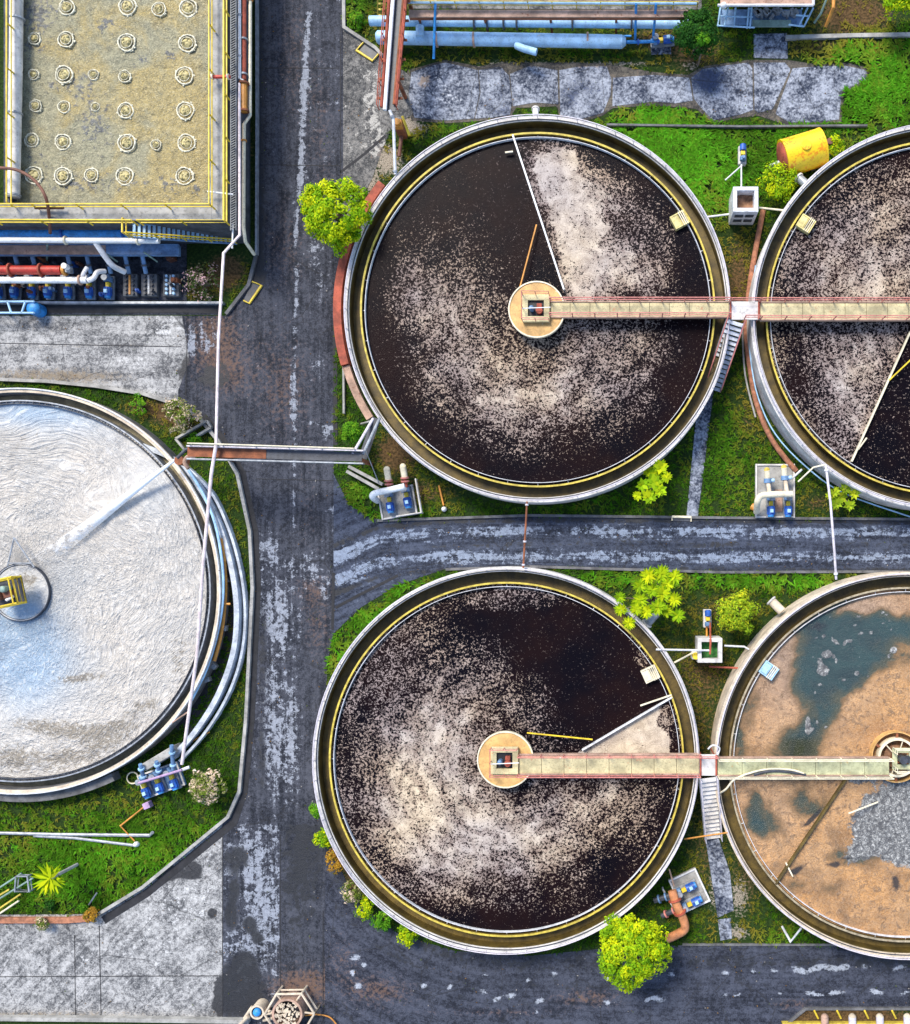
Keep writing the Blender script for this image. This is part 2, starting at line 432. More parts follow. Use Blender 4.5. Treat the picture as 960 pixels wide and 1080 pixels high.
def foam_mat():
    t = NT('white foam'); wv = t.comb(t.attr('flow_u'), t.attr('flow_w'))
    h1 = t.un(2.9, 3, .55, .5, wv); h2 = t.un(5.4, 3, .6, .7, wv); h3 = t.un(2.6, 6, .68, 1.0); r3 = t.un(11, 3, .7); big = t.un(.35, 4, .6)
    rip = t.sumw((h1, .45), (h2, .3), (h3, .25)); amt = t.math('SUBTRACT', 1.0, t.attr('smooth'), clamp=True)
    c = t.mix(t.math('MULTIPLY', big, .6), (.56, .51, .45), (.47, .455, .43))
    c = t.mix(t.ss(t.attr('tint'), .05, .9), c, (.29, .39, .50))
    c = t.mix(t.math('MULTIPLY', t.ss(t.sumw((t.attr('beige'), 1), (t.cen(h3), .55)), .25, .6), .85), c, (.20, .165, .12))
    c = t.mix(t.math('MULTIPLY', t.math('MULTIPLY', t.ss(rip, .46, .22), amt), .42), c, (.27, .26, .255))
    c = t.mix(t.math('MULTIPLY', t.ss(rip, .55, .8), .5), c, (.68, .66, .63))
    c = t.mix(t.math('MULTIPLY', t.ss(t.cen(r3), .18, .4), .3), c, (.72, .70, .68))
    t.bump(t.sumw((t.math('MULTIPLY', rip, t.math('ADD', .25, amt)), 1), (r3, .06)), .85, .16)
    return t.fin(c, .7)
M['foam'] = foam_mat()
def basin_mat():
    t = NT('tan churning foam'); n = t.noise(.45, 5, .6, .5); n2 = t.noise(3.2, 5, .65, 2.4); n3 = t.un(9, 5, .72, 1.2); n4 = t.un(3.0, 6, .7); n5 = t.noise(6.5, 4, .65, 2.0)
    c = t.mix(t.ss(t.sumw((n, 1), (t.cen(t.attr('warm')), .5)), .38, .62), (.40, .38, .24), (.56, .41, .12))
    c = t.mix(t.math('MULTIPLY', n3, .6), c, (.78, .70, .46))
    e = t.ss(t.math('ABSOLUTE', t.cen(n2)), .09, .0)
    c = t.mix(t.math('MULTIPLY', t.math('MULTIPLY', e, n4), .8), c, (.075, .07, .05))
    c = t.mix(t.math('MULTIPLY', t.ss(t.math('ABSOLUTE', t.cen(n5)), .05, 0), .55), c, (.16, .145, .10))
    c = t.mix(t.math('MULTIPLY', t.ss(t.sumw((t.attr('dark'), 1), (t.cen(n4), .9)), .4, .62), .85), c, t.mix(n3, (.05, .055, .07), (.34, .34, .33)))
    t.bump(t.sumw((n2, 1), (n3, .35), (n4, .4)), .9, .14)
    return t.fin(c, .7)
M['basin'] = basin_mat()
def ground_mat():
    t = NT('rough turf and soil'); n = t.noise(.7, 5, .6); n2 = t.noise(6, 6, .7); n3 = t.noise(20, 3, .7)
    g = t.mix(t.ss(n2, .35, .68), (.008, .022, .005), (.035, .07, .010))
    g = t.mix(t.math('MULTIPLY', t.ss(n3, .5, .7), .4), g, (.075, .12, .02))
    b = t.mix(t.ss(n2, .35, .65), (.045, .028, .012), (.16, .095, .04))
    m = t.ss(t.math('ADD', t.attr('bare'), t.math('MULTIPLY', t.math('SUBTRACT', n2, .5), 1.6)), .35, .75)
    r = t.mix(t.ss(n3, .4, .6), (.16, .13, .10), (.50, .43, .34))
    c = t.mix(m, g, b); c = t.mix(t.ss(t.math('ADD', t.attr('rubble'), t.math('MULTIPLY', t.math('SUBTRACT', n2, .5), 1.8)), .45, .7), c, r)
    t.bump(t.math('ADD', n2, n3), .8, .08)
    return t.fin(c, .95, spec=.2)
M['ground'] = ground_mat()
def leaf_mat(name, trans=.35):
    t = NT(name); c = t.attr('leaf_colour', True)
    t.fin(c, .7, spec=.08)
    tr = t.n.new('ShaderNodeBsdfTranslucent'); t.t.links.new(c, tr.inputs[0])
    mx = t.n.new('ShaderNodeMixShader'); mx.inputs[0].default_value = trans
    t.t.links.new(t.b.outputs[0], mx.inputs[1]); t.t.links.new(tr.outputs[0], mx.inputs[2]); t.t.links.new(mx.outputs[0], t.out.inputs[0])
    return t.m
M['leaf'] = leaf_mat('leaves'); M['grass'] = leaf_mat('grass blades', .3)
def jet_mat():
    t = NT('spray water'); t.fin((.9, .92, .95), .3)
    tp = t.n.new('ShaderNodeBsdfTransparent'); mx = t.n.new('ShaderNodeMixShader')
    f = t.ss(t.math('ADD', t.noise(2.2, 6, .7), t.math('MULTIPLY', t.attr('thin'), -.62)), -.02, .45)
    t.t.links.new(f, mx.inputs[0]); t.t.links.new(tp.outputs[0], mx.inputs[1]); t.t.links.new(t.b.outputs[0], mx.inputs[2])
    t.t.links.new(mx.outputs[0], t.out.inputs[0]); return t.m
M['jet'] = jet_mat()
# ================================================================ SETTING
# tank positions (rim height 2.2 m), from the rim circles
ZR = 2.2
TA, TB, TCc, TD = (P(567, 326, ZR), P(534, 801.5, ZR), P(996, 334, ZR), P(957, 807, ZR))
RT = LN(204, ZR); ZE = 1.3; TE = P(19, 623.5, ZE); RE = LN(214.5, ZE)
for c, r in ((TA, RT), (TB, RT), (TCc, RT), (TD, RT), (TE, RE)): EX.append(circle(c, r+.05, 72))

ISL = [(-150, 398), (0, 400), (50, 402), (100, 407), (150, 415), (188, 427), (210, 441), (230, 465), (250, 500), (263, 560), (266, 620), (263, 680), (259, 760), (252, 835), (240, 862), (150, 936), (104, 964), (-150, 966)]
def road_attr(kind):
    def f(px, py, x, y):
        z = np.zeros_like(px); L = z.copy(); D = z.copy(); Wm = z.copy()
        nz = fbm(px/45, py/45, 3)
        if kind == 'main':
            u, w = y, x
            L += .7*seg(px, py, 325, 15, 321, 90, 3.5)+.8*seg(px, py, 320, 85, 317, 190, 4.5)+.65*seg(px, py, 317, 190, 311, 260, 3.5)+.6*seg(px, py, 313, 280, 308, 440, 3)+blobs(px, py, [(332, 262, 9, 22, .6), (338, 300, 7, 20, .4), (335, 385, 7, 16, .5), (345, 455, 10, 8, .5), (272, 610, 8, 40, .3)])
            L += .42*seg(px, py, 312, 400, 310, 560, 3)+.38*seg(px, py, 300, 440, 352, 450, 3)*(px > 308)
            L += .25*((px > 322) & (px < 358) & (py < 240))*nz*1.2
            L += blobs(px, py, [(285, 580, 14, 16, .5), (300, 640, 20, 40, .25), (288, 720, 18, 80, .46), (292, 800, 22, 60, .44), (288, 650, 14, 40, .3), (320, 600, 26, 30, .22), (262, 905, 24, 30, .4), (280, 960, 22, 40, .4), (262, 1000, 24, 30, .3), (310, 760, 8, 80, .3), (205, 350, 20, 14, .5), (222, 362, 12, 14, .45), (197, 368, 12, 10, .5), (345, 570, 14, 10, .3), (345, 625, 8, 20, .3), (330, 600, 20, 12, .3), (355, 537, 12, 8, .6)])
            L += .26*((px < 296) & (py > 868)); L -= .4*((px > 296) & (py > 860)); D += .3*((px > 296) & (py > 870))
            D += .75*(px < 287)*(py < 300)*np.clip((290-px)/16, 0, 1)*.9  # cast shadow of the basin wall painted along the road's left edge
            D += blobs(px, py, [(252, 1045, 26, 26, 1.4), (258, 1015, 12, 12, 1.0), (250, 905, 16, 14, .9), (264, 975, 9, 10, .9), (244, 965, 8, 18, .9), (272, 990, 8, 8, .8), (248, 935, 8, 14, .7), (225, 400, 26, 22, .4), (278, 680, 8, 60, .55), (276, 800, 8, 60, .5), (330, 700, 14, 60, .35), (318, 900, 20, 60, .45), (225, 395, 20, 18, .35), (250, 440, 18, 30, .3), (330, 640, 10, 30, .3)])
            Wm += blobs(px, py, [(225, 350, 34, 34, .55), (300, 410, 34, 60, .42), (235, 395, 30, 30, .5), (325, 540, 20, 50, .2), (340, 1040, 40, 25, .5), (300, 260, 30, 60, .32), (310, 60, 26, 90, .3), (340, 150, 16, 80, .25), (335, 660, 16, 40, .4), (330, 620, 24, 16, .35), (305, 1040, 30, 20, .4)])
        elif kind == 'east':
            cl = np.interp(px, [352, 400, 480, 560, 700, 1100], [600, 580, 574, 572, 573, 575]); w = (py-cl)*S; u = x
            band = lambda d, s: np.exp(-((py-cl-d)/s)**2)
            L += band(-12, 8)*(.60+.5*(nz-.5))+band(14, 8)*(.60+.5*(nz-.5))+blobs(px, py, [(360, 590, 20, 14, .4), (380, 612, 20, 8, .35), (470, 585, 30, 5, .4)])
            D += band(1, 5.5)*(.35+.5*(nz-.4))+band(-24, 4.5)*.6+band(27, 4.5)*.5
            D += blobs(px, py, [(352, 625, 14, 14, .35)])
        elif kind == 'south':
            r = np.hypot(px-534, py-801); rr = np.where(px < 534, r, (py-801)); w = rr*S; u = np.where(px < 534, -np.arctan2(py-801, 534-px)*12, x)
            rg = np.random.default_rng(5); bl = []
            for (a, b) in [(375, 1010), (384, 1018), (372, 1026), (378, 1040), (447, 1039), (475, 1040), (510, 1046), (524, 1054), (556, 1034), (512, 1029), (584, 1028), (570, 1055), (567, 1066), (640, 1032), (708, 1027), (766, 1026), (795, 1024), (816, 1023), (842, 1022), (860, 1021), (878, 1021), (893, 1019), (912, 1019), (950, 1020), (684, 1054), (697, 1054), (765, 1050), (778, 1050), (823, 1048), (858, 1048), (882, 1047), (924, 1046), (955, 1047), (600, 1037), (540, 1050), (640, 1058)]:
                bl.append((a, b, rg.uniform(4, 9) if a < 840 else rg.uniform(6, 13), rg.uniform(3, 5.5), rg.uniform(.85, 1.15), rg.uniform(-30, 30)))
            L += blobs(px, py, bl)-.2
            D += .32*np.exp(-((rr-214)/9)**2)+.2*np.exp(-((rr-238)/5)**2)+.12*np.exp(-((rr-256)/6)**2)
            D += .2
            Wm += blobs(px, py, [(400, 1045, 40, 18, .5), (360, 1010, 20, 30, .35), (620, 1052, 40, 10, .5), (840, 1060, 30, 8, .4), (520, 1068, 80, 6, .3)])
            L += .3*(seg(px, py, 728, 1000, 728, 1045, 1.5)+seg(px, py, 835, 1020, 846, 1055, 2.2)*1.3)*np.clip(nz*1.5, 0, 1)
        elif kind == 'west':
            u, w = x, (py-375)*S
            L += blobs(px, py, [(120, 350, 90, 10, .15), (60, 372, 120, 8, .2), (150, 385, 50, 14, .25), (175, 345, 18, 14, .4)])
            D += blobs(px, py, [(198, 395, 12, 24, .9), (120, 402, 40, 6, .4), (40, 337, 90, 4, .4), (20, 398, 40, 5, .4)])
            Wm += blobs(px, py, [(30, 395, 60, 8, .6), (100, 398, 50, 8, .5), (60, 365, 150, 2, .4), (40, 345, 60, 6, .3)])
        elif kind == 'southwest':
            u, w = x*.7+y*.7, x*.7-y*.7
            L += blobs(px, py, [(190, 950, 50, 40, .32), (150, 1000, 60, 30, .28), (210, 900, 24, 20, .35), (93, 1010, 12, 40, .2), (160, 1040, 50, 20, .15)])
            D += blobs(px, py, [(176, 920, 12, 10, 1.3), (205, 918, 9, 9, 1.3), (224, 963, 5, 6, 1.2), (190, 922, 14, 4, .9), (40, 1012, 70, 14, .22), (40, 1052, 70, 12, .25), (60, 982, 70, 10, .35), (120, 960, 30, 8, .25), (160, 1066, 80, 8, .25), (210, 1010, 14, 40, .15), (232, 1050, 8, 24, 1.2)])
            D += .35*np.exp(-((np.hypot(px-187, py-1022)-9)/2.0)**2)
            Wm += blobs(px, py, [(30, 1070, 160, 5, .5), (60, 972, 60, 6, .3)])
        elif kind == 'apron':
            u, w = y, x
            rg = np.random.default_rng(9)
            L += blobs(px, py, [(395, 110, 14, 30, .32), (388, 75, 12, 20, .3), (350, 200, 14, 8, .3), (400, 150, 8, 14, .4)])
            for k in range(26):
                a, b, r = rg.uniform(365, 405), rg.uniform(70, 175), rg.uniform(2.5, 6); L += .4*np.exp(-((np.hypot(px-a, py-b)-r)/1.1)**2)*(rg.random() < .8)
            D += blobs(px, py, [(375, 190, 14, 16, .35), (372, 100, 8, 30, .2), (425, 75, 8, 10, .3), (372, 150, 12, 20, .15)])
            Wm += blobs(px, py, [(400, 160, 14, 14, .4), (370, 130, 16, 40, .2)])
        else:
            u, w = x, y
            if kind == 'slabdark': D += .3+.5*(nz-.5)
            if kind == 'slabmix': D += blobs(px, py, [(745, 85, 28, 16, .75), (520, 100, 24, 20, .5), (610, 98, 40, 22, .45)]); L += blobs(px, py, [(465, 95, 24, 26, .3)])
            Wm += blobs(px, py, [(448, 85, 8, 8, .8), (540, 68, 60, 4, .6), (650, 68, 60, 4, .6)])
        return dict(light=L, dark=D, warm=Wm, flow_u=u, flow_w=w)
    return f
MAIN = [(271, -150), (362, -150), (362, 240), (357, 300), (352, 360), (352, 505), (352, 668), (345, 700), (343, 860), (343, 1180), (235, 1180), (235, 868), (240, 862), (252, 835), (259, 760), (263, 680), (266, 620), (263, 560), (250, 500), (230, 465), (210, 441), (188, 427), (188, 412), (200, 380), (192, 333), (238, 333), (262, 303), (271, 275)]
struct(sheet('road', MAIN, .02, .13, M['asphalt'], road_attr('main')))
struct(sheet('road', [(352, 500), (368, 532), (392, 547), (560, 544), (760, 547), (1200, 550), (1200, 601), (760, 603), (560, 597), (470, 600), (420, 617), (380, 641), (352, 668)], .02, .13, M['asphalt_east'], road_attr('east')))
struct(sheet('road', [(343, 860), (352, 900), (375, 950), (420, 985), (480, 1003), (560, 1008), (640, 1000), (720, 997), (1200, 998), (1200, 1064), (850, 1064), (826, 1084), (826, 1180), (343, 1180)], .02, .13, M['asphalt_south'], road_attr('south')))
struct(sheet('pavement', [(-150, 333), (192, 333), (200, 380), (188, 412), (188, 427), (150, 415), (100, 407), (50, 402), (0, 400), (-150, 398)], .02, .13, M['paving'], road_attr('west')))
struct(sheet('pavement', [(-150, 966), (104, 964), (150, 936), (235, 866), (235, 1077), (-150, 1077)], .02, .13, M['paving'], road_attr('southwest')))
struct(sheet('pavement', [(362, 28), (366, 28), (395, 49), (415, 68), (428, 76), (436, 84), (436, 120), (424, 128), (412, 138), (404, 156), (392, 190), (380, 210), (362, 240)], .02, .13, M['apron'], road_attr('apron')))
struct(sheet('path', [(430, 74), (470, 63), (505, 70), (530, 66), (560, 66), (600, 66), (640, 67), (690, 76), (726, 79), (742, 70), (790, 63), (830, 63), (862, 68), (893, 66), (918, 72), (918, 87), (890, 99), (888, 129), (856, 132), (830, 132), (800, 122), (780, 124), (752, 130), (735, 115), (690, 111), (646, 114), (636, 122), (612, 129), (590, 123), (588, 112), (543, 114), (540, 124), (500, 128), (470, 130), (434, 127), (428, 100)], .012, .14, M['slab_bed'], lambda px, py, x, y: dict(light=px*0, dark=px*0, warm=px*0+.2, flow_u=x, flow_w=y)))
# worn paving slabs of the old path in the north
for pts, kd in (([(434, 76), (452, 70), (470, 66), (488, 70), (504, 74), (506, 98), (500, 125), (470, 127), (437, 124), (431, 100)], 'slabmix'),
                ([(505, 74), (528, 70), (537, 80), (540, 108), (538, 121), (520, 124), (501, 125), (507, 98)], 'slabdark'),
                ([(538, 78), (560, 69), (588, 74), (589, 110), (565, 108), (541, 112)], 'slabmix'),
                ([(590, 74), (612, 70), (640, 70), (645, 84), (644, 100), (636, 119), (612, 126), (591, 121)], 'slabmix'),
                ([(646.5, 82), (690, 79), (727, 82), (731, 106), (712, 109), (690, 107), (646, 112)], 'slab'),
                ([(729, 82), (741, 73), (765, 69), (789, 66), (793.5, 72), (794.5, 116), (780, 121), (752, 127), (738, 112), (732, 104)], 'slabmix'),
                ([(795, 66), (828, 66), (834, 73), (815, 115), (800, 119), (796, 116)], 'slab'),
                ([(836, 72), (862, 70), (890, 69), (914, 74), (915, 84), (888, 96), (885, 126), (856, 129), (832, 129), (818, 120), (826, 98)], 'slab'),
                ([(795, 36), (830, 35), (831, 62), (795, 61)], 'slab')):
    struct(sheet('paving_slab', pts, .03, .12, M['slab'], road_attr(kd)))
for pts in ([(753, 410), (737, 412), (724, 546), (736, 546)], [(758, 884), (744, 884), (757, 968), (774, 960), (770, 920)], [(757, 970), (771, 968), (772, 990), (760, 992)]):
    struct(sheet('path', pts, .035, .12, M['slab'], road_attr('slab')))
# joints in the paving
jt = MB()
for a in ([(359.5, 30), (359.5, 236)], [(0, 362), (192, 366)], [(79, 986), (80, 1076)], [(105, 976), (107, 1076)], [(0, 1030), (232, 1029)], [(359, 182), (384, 163), (407, 143)], [(198, 345), (196, 420)], [(272, 72), (358, 72)], [(276, 174), (358, 175)], [(235, 870), (235, 1076)], [(270, 505), (352, 507)], [(296, 880), (296, 1076)], [(341, 960), (341, 1076)], [(190, 903), (203, 918)]):
    jt.strip([P(*q)[:2] for q in a], .045 if a[0] != (359, 182) else .16, .02, .032)
struct(jt.build('joint', M['drain'], smooth=0))
gt = MB()
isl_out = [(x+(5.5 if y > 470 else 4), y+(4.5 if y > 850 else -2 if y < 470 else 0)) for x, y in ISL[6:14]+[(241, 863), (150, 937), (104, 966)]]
gt.strip([P(*q)[:2] for q in isl_out], .5, .022, .034)  # dark gutter along the lawn kerb, with the kerb wall's shade painted in
for a, w in (([(355.5, 290), (353.5, 360), (354, 470)], 4.5), ([(352, 604), (351, 664)], 3), ([(0, 326), (200, 326), (234, 327)], 8), ([(354, 641), (378, 628), (420, 607)], 3)):
    gt.strip([P(*q)[:2] for q in a], w*S, .022, .034)
struct(gt.build('gutter_and_shade', M['drain'], smooth=0))

# kerbs: every run a low wall of its own
def kerb(pts, w, h, mat, label, cat='kerb', name='kerb', z0=-.1):
    o = MB().strip([P(x, y, h)[:2] for x, y in pts], w, z0, h).build(name, M[mat], smooth=0); return tag(o, label, cat)
kerb(ISL[1:14]+[(240, 862), (150, 936), (104, 964)], .2, .28, 'concrete', 'long grey kerb curving round the lawn of the foam tank', )
kerb([(270, -120), (270.5, 120), (270, 268)], .12, .35, 'steel', 'straight bluish kerb between the basin pipes and the road')
kerb([(270, 268), (262, 300), (238, 331)], .2, .2, 'concrete_dark', 'short dark kerb bending round the basin flower bed corner')
kerb([(-140, 318), (120, 319), (235, 319)], .14, .4, 'steel', 'bluish low wall in front of the blue pump row', 'low wall', 'low_wall')
kerb([(362, -100), (362.5, 28), (396, 50), (403, 58)], .2, .25, 'concrete', 'pale kerb bending from the road into the apron by the red pipe bridge')
kerb([(640, 131), (700, 132), (780, 133), (915, 132)], .12, .32, 'concrete_dark', 'straight kerb behind the tilted yellow tank')  # dark colour stands for the shadow line along this kerb
kerb([(829, 39), (900, 37), (1100, 34)], .25, .25, 'concrete', 'straight pale kerb by the top right lawn')
kerb([(398, 549), (560, 543.5), (760, 546), (1150, 549)], .16, .14, 'concrete_dark', 'dark kerb along the north edge of the middle road')
kerb([(470, 600.5), (560, 597.5), (760, 603.5), (1150, 602)], .16, .14, 'concrete_dark', 'dark kerb along the south edge of the middle road')
kerb([(720, 996.5), (1150, 997)], .14, .12, 'concrete_dark', 'dark kerb along the north edge of the bottom road')
kerb([(-130, 1074), (120, 1076), (262, 1078)], .24, .4, 'concrete', 'pale low wall along the bottom left edge', 'low wall', 'low_wall')
kerb([(-130, 971), (70, 971), (98, 969)], .35, .25, 'brick', 'brown brick planter kerb below the palm', 'kerb')
kerb([(362, 370), (362.5, 436)], .12, .3, 'concrete', 'short pale kerb above the round bush beside the road')
kerb([(826, 1084), (850, 1064.5), (1100, 1064)], .15, .2, 'concrete_dark', 'dark kerb around the bed with yellow bars')

# ground: one sheet out to the horizon
LX = [(c.x, c.y) for c in (TA, TB, TCc, TD)]
def ground_attr(px, py, x, y):
    bare = blobs(px, py, [(418, 478, 26, 26, .95), (440, 520, 20, 20, .4), (470, 520, 30, 14, .45), (792, 440, 22, 40, .5), (780, 300, 22, 70, .75), (770, 640, 60, 22, .5), (745, 700, 50, 40, .45), (740, 770, 30, 60, .45), (862, 530, 20, 12, .6), (900, 15, 50, 26, .95), (850, 50, 40, 14, .5), (735, 60, 40, 30, .6), (150, 430, 30, 12, .6), (190, 440, 30, 20, .8), (205, 300, 40, 30, .6), (240, 285, 18, 18, .9), (745, 900, 30, 80, .5), (790, 930, 20, 50, .5), (500, 55, 130, 14, .35), (358, 840, 20, 60, .6), (375, 930, 20, 30, .7), (400, 20, 30, 20, .4), (690, 40, 40, 14, .6), (262, 150, 10, 120, .5), (880, 1075, 90, 14, 1.2), (620, 1095, 300, 18, 1.0), (650, 690, 60, 30, .4)])
    rub = blobs(px, py, [(410, 168, 20, 20, .9), (440, 135, 22, 10, .7), (430, 108, 8, 26, .8), (780, 945, 14, 30, .7), (752, 940, 8, 40, .6), (778, 985, 16, 8, .7), (540, 66, 80, 5, .6), (660, 68, 60, 5, .6), (730, 72, 14, 10, .5), (250, 640, 6, 100, .55), (392, 195, 10, 14, .7)])
    return dict(bare=bare, rubble=rub)
gpoly = [(-330, -330), (1560, -330), (1560, 1420), (-330, 1420)]
g = sheet('ground', gpoly, 0, .33, M['ground'], ground_attr, ex=False)
me = g.data; bmn = len(me.vertices)
import bmesh
bm = bmesh.new(); bm.from_mesh(me)
q = [P(a, b, 0) for a, b in gpoly]; R = 900
o = [bm.verts.new((sx*R, sy*R, 0)) for sx, sy in ((-1, 1), (1, 1), (1, -1), (-1, -1))]
i_ = [bm.verts.new(v) for v in q]
for k in range(4):
    f = bm.faces.new((i_[k], o[k], o[(k+1) % 4], i_[(k+1) % 4])); 
    f.normal_update()
    if f.normal.z < 0: f.normal_flip()
bm.to_mesh(me); bm.free(); struct(g)

# ================================================================ ROUND TANKS
def tank(name_label, c, weir, rim, baffle='white_dirty'):
    t = thing('settling_tank', name_label, 'tank', (c.x, c.y, 0), 'round settling tanks')
    MB().ring(c, RT-.30, RT, -.2, ZR).build('wall', M[rim], t)
    MB().ring(c, RT-.94, RT-.30, 1.05, 1.25).build('launder', M['channel'], t)
    MB().ring(c, RT-.325, RT-.302, 1.25, ZR-.08).build('launder_lining', M['channel'], t)
    MB().ring(c, RT-1.05, RT-.94, .2, 2.02).build('weir', M['channel'], t)
    MB().ring(c, RT-1.045, RT-.935, 2.023, 2.08).build('weir_plate', M[weir], t)
    m = MB(); m.ring(c, RT-1.24, RT-1.21, 1.5, 2.05)
    for k in range(36): a = k*PI/18; m.box((c.x+(RT-1.13)*math.cos(a), c.y+(RT-1.13)*math.sin(a), 1.85), (.17, .04, .05), a)
    m.build('scum_baffle', M[baffle], t)
    m = MB(); r = RT-.12
    for z, rr in ((ZR+.42, .034), (ZR+.2, .022)): m.tube(arc(c, r, 0, 2*PI, 120, z)[:-1], rr, 6, closed=True)
    for k in range(60): a = k*2*PI/60; p = Vector((c.x+r*math.cos(a), c.y+r*math.sin(a), ZR)); m.tube([p, p+Vector((0, 0, .42))], .022, 6)
    m.build('handrail', M['rail_pale'], t)
    m = MB()                                       # cable tray lying on the rim
    m.ring(c, RT-.25, RT-.20, ZR+.002, ZR+.05); m.build('conduit', M['steel_dark'], t)
    return t
tA = tank('large settling tank of dark liquor left of the concrete box with brown soil', TA, 'weir_yellow', 'concrete_pale')
tB = tank('settling tank of dark liquor with the broadest cream scum swirl, below the middle road', TB, 'weir_yellow', 'concrete_pale')
tC = tank('settling tank of dark liquor right of the tilted yellow tank', TCc, 'weir_yellow', 'concrete_pale')
tD = tank('settling tank filled with tan sludge and teal water', TD, 'weir_tan', 'concrete_cream')
ZW = 1.8
def warp(px, py, s, k=30):
    return px+k*(fbm(px/40, py/40, s)-.5)*2+9*(fbm(px/9, py/9, s+2)-.5)*2, py+k*(fbm(px/40, py/40, s+4)-.5)*2+9*(fbm(px/9, py/9, s+6)-.5)*2
def swirl(px, py, cx, cy, tw):
    dx, dy = (px-cx)*S, (cy-py)*S; r = np.hypot(dx, dy); th = np.arctan2(dy, dx+1e-9); th = np.where(th < -.02, th+2*PI, th)
    return dict(flow_u=(th*6+tw*r)*.45, flow_w=r*1.25-th*.9)
def scumA(px, py, x, y):
    wx, wy = warp(px, py, 5)
    d = .07+blobs(wx, wy, [(590, 190, 36, 55, .85, -15), (616, 252, 34, 52, .85), (642, 292, 55, 24, .5), (690, 268, 30, 40, .3), (662, 200, 44, 44, .22), (462, 318, 50, 46, .42), (498, 388, 54, 46, .44), (560, 428, 74, 36, .5), (635, 400, 66, 40, .36), (600, 352, 66, 24, .34), (515, 300, 40, 44, .2), (440, 270, 50, 46, .2), (690, 360, 40, 30, .22), (480, 240, 40, 20, .12)])
    d -= blobs(px, py, [(745, 300, 22, 70, .3), (730, 410, 36, 60, .22), (395, 420, 36, 60, .12), (400, 260, 16, 80, .12)])
    ax = 541+(py-143)*(596-541)/(312-143); lft = ax-px
    d = np.where((lft > 0) & (py < 312), np.minimum(d, .05+.5*np.clip((lft-45)/80, 0, 1)), d)
    d = np.where((lft < 0) & (lft > -14) & (py < 312), d-.3*(fbm(px/9, py/9, 3)), d)
    d -= .2*np.clip((np.hypot(px-567, py-326)-160)/20, 0, 1)
    d = d*np.where(lft > 0, np.clip(1-.75*np.exp(-((px-470)/90)**2-((py-205)/62)**2), .1, 1), 1)
    wd = blobs(wx, wy, [(592, 190, 34, 55, 1.0, -15), (618, 252, 30, 56, 1.0)]); d = np.where(lft < -10, np.maximum(d, .95*np.clip((wd+.9*(fbm(px/14, py/14, 77)-.5)-.50)/.16, 0, 1)), d)
    return dict(scum=np.where(d > .9, .93, np.clip(d, 0.03, .74)), **swirl(px, py, 567, 326, .5))
def scumB(px, py, x, y):
    wx, wy = warp(px, py, 15)
    d = .22+blobs(wx, wy, [(452, 845, 56, 76, .5, 20), (520, 892, 92, 44, .52), (470, 770, 44, 80, .24, 25), (610, 868, 64, 36, .24), (640, 838, 60, 20, .3), (400, 740, 46, 56, .12), (430, 660, 64, 22, .2, -35), (550, 626, 80, 9, .3), (664, 650, 22, 20, .4), (674, 690, 14, 24, .6), (420, 830, 44, 56, .1), (560, 740, 54, 30, .12)])
    d -= blobs(px, py, [(600, 660, 76, 32, .34), (660, 720, 50, 40, .6), (625, 735, 40, 40, .4), (705, 860, 20, 46, .2), (650, 930, 50, 36, .2), (520, 975, 120, 18, .3), (375, 880, 22, 60, .16), (500, 655, 60, 14, .2), (565, 690, 34, 26, .22), (560, 850, 40, 14, .15), (660, 880, 50, 40, .12)])
    t = (px-612)*(735-792)-(709-612)*(py-792)       # sector behind the scraper arm
    d = np.where((t > 0) & (t < 4600) & (px > 630) & (py < 792) & (px < 705) & (py > 690), np.minimum(d, np.where(px+.6*(py-700) > 690, .75*fbm(px/9, py/9, 7), .02)), d)
    inside = (t < 0) & (px > 605) & (py < 800) & (px < 700+34*(fbm(px/20, py/20, 2)-.5)); d = np.where(inside, 1.1, d)
    d = np.where((t < 0) & (px > 690) & (py < 795) & (py > 735) & ~inside, .3+.8*(fbm(px/10, py/10, 8)-.4), d)
    return dict(scum=np.where(d > .99, d, np.clip(d, .02, .76)), **swirl(px, py, 534, 801, .5))
def scumC(px, py, x, y):
    wx, wy = warp(px, py, 25)
    d = .30+blobs(wx, wy, [(900, 250, 76, 44, .26), (940, 290, 60, 20, .25), (870, 290, 50, 20, .15), (912, 380, 44, 66, .3), (885, 440, 26, 60, .26), (960, 210, 50, 30, .15), (1080, 300, 60, 100, .3)])
    d -= blobs(px, py, [(850, 200, 40, 60, .14), (838, 400, 16, 40, .2), (930, 160, 90, 12, .2), (860, 470, 20, 30, .2), (930, 190, 50, 16, .12)])
    t = (px-958)*(487-352)-(898-958)*(py-352); d = np.where((t > 0) & (py > 352), .07, d)
    return dict(scum=np.clip(d, .03, .84), **swirl(px, py, 996, 334, .5))
